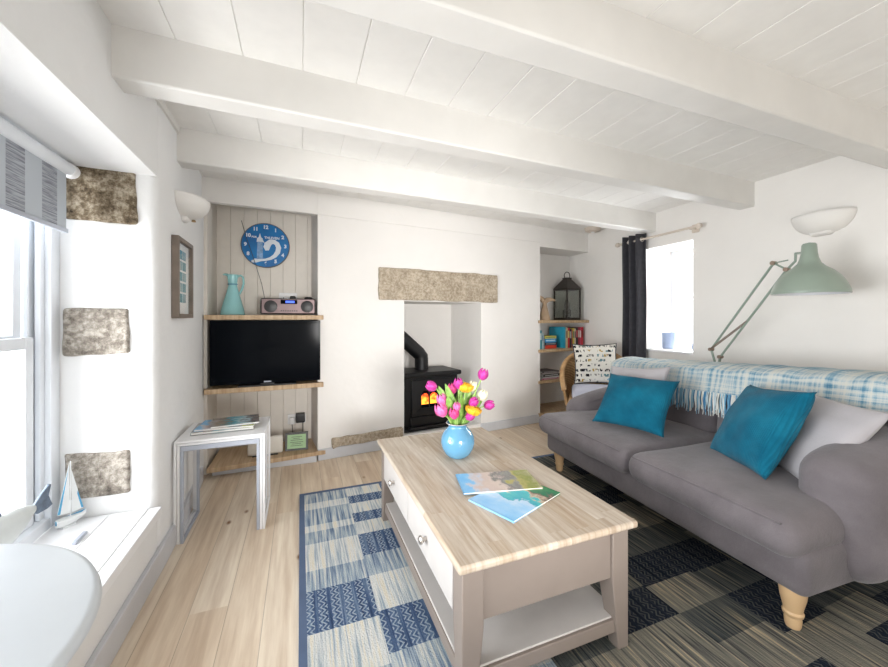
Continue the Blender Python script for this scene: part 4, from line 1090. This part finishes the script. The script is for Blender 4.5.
# books
spec = [('cyan', (.10, .42, .50), .03, .185, 'slim teal book at the left end of the row', 0), ('paleblue', (.40, .55, .58), .022, .17, 'slim pale blue book second from the left end of the row', 0)]
def bookmat(n_, c_): 
    M[n_] = simple(n_, c_, .45, var=.08, nscale=30); return n_
def book(lab, s_, t_, z, wd, ht, dp, c_, rot=BA, lying=False, band=None):
    o = thing('book', lab, 'book', (*BW(s_, t_), z), rot, 'books in the corner alcove')
    mt = bookmat('cover_%d' % len(M), c_)
    if lying:
        MB().box(-wd / 2, wd / 2, -dp / 2, dp / 2, 0, .002).box(-wd / 2, wd / 2, -dp / 2, dp / 2, ht - .002, ht).box(-wd / 2, wd / 2, -dp / 2, -dp / 2 + .002, 0, ht).build('cover', mt, o, smooth=False)
        MB().box(-wd / 2 + .003, wd / 2 - .003, -dp / 2 + .001, dp / 2 - .003, .0015, ht - .0015).build('pages', 'paper', o)
        if band: MB().box(-wd * .4, wd * .4, -dp / 2 - .0012, -dp / 2, ht * .35, ht * .65).build('spine_title', bookmat('band_%d' % len(M), band), o)
    else:
        MB().box(-wd / 2, -wd / 2 + .002, -dp / 2, dp / 2, 0, ht).box(wd / 2 - .002, wd / 2, -dp / 2, dp / 2, 0, ht).box(-wd / 2, wd / 2, -dp / 2, -dp / 2 + .002, 0, ht).build('cover', mt, o, smooth=False)
        MB().box(-wd / 2 + .0015, wd / 2 - .0015, -dp / 2 + .001, dp / 2 - .003, .003, ht - .003).build('pages', 'paper', o)
        if band: MB().box(-wd * .34, wd * .34, -dp / 2 - .0012, -dp / 2, ht * .5, ht * .85).build('spine_title', bookmat('band_%d' % len(M), band), o)
    return o
up = [((.05, .30, .36), .030, .21, 'slim teal book at the left end of the middle shelf', (.6, .7, .7)), ((.42, .56, .60), .026, .18, 'pale blue book beside the slim teal one, left of the lying books', (.2, .3, .4))]
s_ = 2.385
for c_, wd, ht, lab, bd in up: book(lab, s_ + wd / 2, .10, .80, wd, ht, .13, c_, band=bd); s_ += wd + .002
book('red book lying flat at the bottom of the small pile', 2.565, .11, .80, .17, .04, .12, (.62, .05, .02), lying=True)
book('navy book lying on the red one in the small pile', 2.565, .11, .84, .19, .03, .125, (.02, .03, .06), lying=True, band=(.3, .3, .3))
book('bright blue book lying third up in the small pile', 2.56, .11, .87, .175, .045, .12, (.03, .28, .58), lying=True, band=(.5, .7, .8))
book('yellow book lying on top of the small pile', 2.56, .11, .915, .175, .03, .12, (.66, .58, .10), lying=True, band=(.08, .2, .1))
row = [((.03, .36, .52), .024, .245, 'turquoise book standing upright just right of the small pile', None), ((.62, .55, .30), .030, .235, 'cream yellow spine, next to the turquoise book', (.3, .2, .1)), ((.60, .03, .04), .030, .235, 'bright red book between the cream yellow and black spines', (.7, .6, .2)),
       ((.012, .012, .016), .030, .225, 'black book right of the bright red spine', (.4, .4, .4)), ((.40, .10, .05), .018, .215, 'thin rust book in the upright row', None), ((.66, .54, .07), .026, .23, 'yellow book in the upright row near its middle', (.1, .2, .1)), ((.62, .56, .42), .022, .225, 'cream book right of the yellow spine', (.2, .1, .1)),
       ((.015, .015, .02), .034, .24, 'wide black book right of the cream spine', (.5, .1, .1)), ((.30, .02, .04), .028, .24, 'dark crimson book third from the right end', (.6, .6, .5)), ((.55, .05, .10), .022, .235, 'rose red book second from the right end', (.8, .7, .7)), ((.58, .02, .04), .034, .24, 'scarlet book at the right end of the row', (.2, .0, .0))]
s_ = 2.752
for c_, wd, ht, lab, bd in row: book(lab, s_ + wd / 2, .10 + (.05 if wd == .024 else 0), .80, wd, ht, .24 if wd == .024 else .14, c_, band=bd); s_ += wd + .0015
zz = .455
for i, (c_, ht, lab) in enumerate([((.50, .08, .18), .014, 'pink magazine at the bottom of the alcove stack'), ((.60, .60, .58), .016, 'white magazine second from the bottom of the alcove stack'), ((.03, .03, .035), .028, 'thick black book in the middle of the alcove stack'), ((.35, .30, .28), .016, 'taupe magazine second from the top of the alcove stack'), ((.08, .06, .07), .016, 'dark magazine on top of the alcove stack'), ]):
    book(lab, 2.535 + .008 * (i % 3), .13, zz, .26, ht, .20, c_, rot=BA + (.06, -.03, .05, -.05, .02)[i], lying=True, band=(.6, .6, .6)); zz += ht + .0005

# ------------------------------------------------------------------ wicker chair
WCX, WCY, WR_ = 2.665, 2.80, math.radians(-40)
wc = thing('wicker_chair', 'honey coloured wicker tub armchair in the far corner', 'armchair', (WCX, WCY, 0), WR_)
def shell(u, v):
    ang = -.12 * PI + 1.24 * PI * u
    top = .445 + .365 * max(0, (math.sin(ang) + .37) / 1.37) ** .75
    z = .30 + (top - .30) * v; fl_ = 1 + .14 * v
    return (.278 * math.cos(ang) * fl_, .255 * math.sin(ang) * fl_, z)
MB().grid(shell, 60, 16, uvs=(34, 16)).build('backrest', 'wicker', wc, solid=.02, angle=80)
MB().tube([Vector(shell(i / 60, 1)) + Vector((0, 0, .005)) for i in range(61)], .024, 10).build('arm_roll', 'wicker', wc)
MB().rbox(-.25, .25, -.27, .235, .35, .395, .03, n=8).build('seat', 'wicker', wc)
for (q0, q1) in (((-.25, -.262), (.25, -.262)), ((.252, -.255), (.25, 0)), ((-.25, 0), (-.252, -.255))):
    q0, q1 = Vector(q0), Vector(q1)
    MB().grid(lambda u, v: (*(q0.lerp(q1, u)), .26 + .11 * v), 20, 4, uvs=(16, 5)).build('apron', 'wicker', wc, solid=.015)
for (lx, ly) in ((-.24, -.24), (.24, -.24), (-.19, .17), (.19, .17)):
    MB().tube([(lx * 1.05, ly * 1.05, 0), (lx, ly, .37)], [.016, .019], 10).build('leg', 'wicker', wc)
sc_ = thing('seat_cushion', 'pale lilac seat cushion on the wicker chair', 'cushion', (WCX, WCY, .396), WR_)
MB().rbox(-.225, .225, -.32, .11, .0, .10, .048, n=8, crown=.02).build('pad', 'cushblue', sc_)
pillow('printed_pillow', 'cream cushion printed with rows of dark and mustard marks', (2.71, 2.86, .70), 53, 16, 2, .41, .40, .12, 'print', piping='charcoal', seed=6)
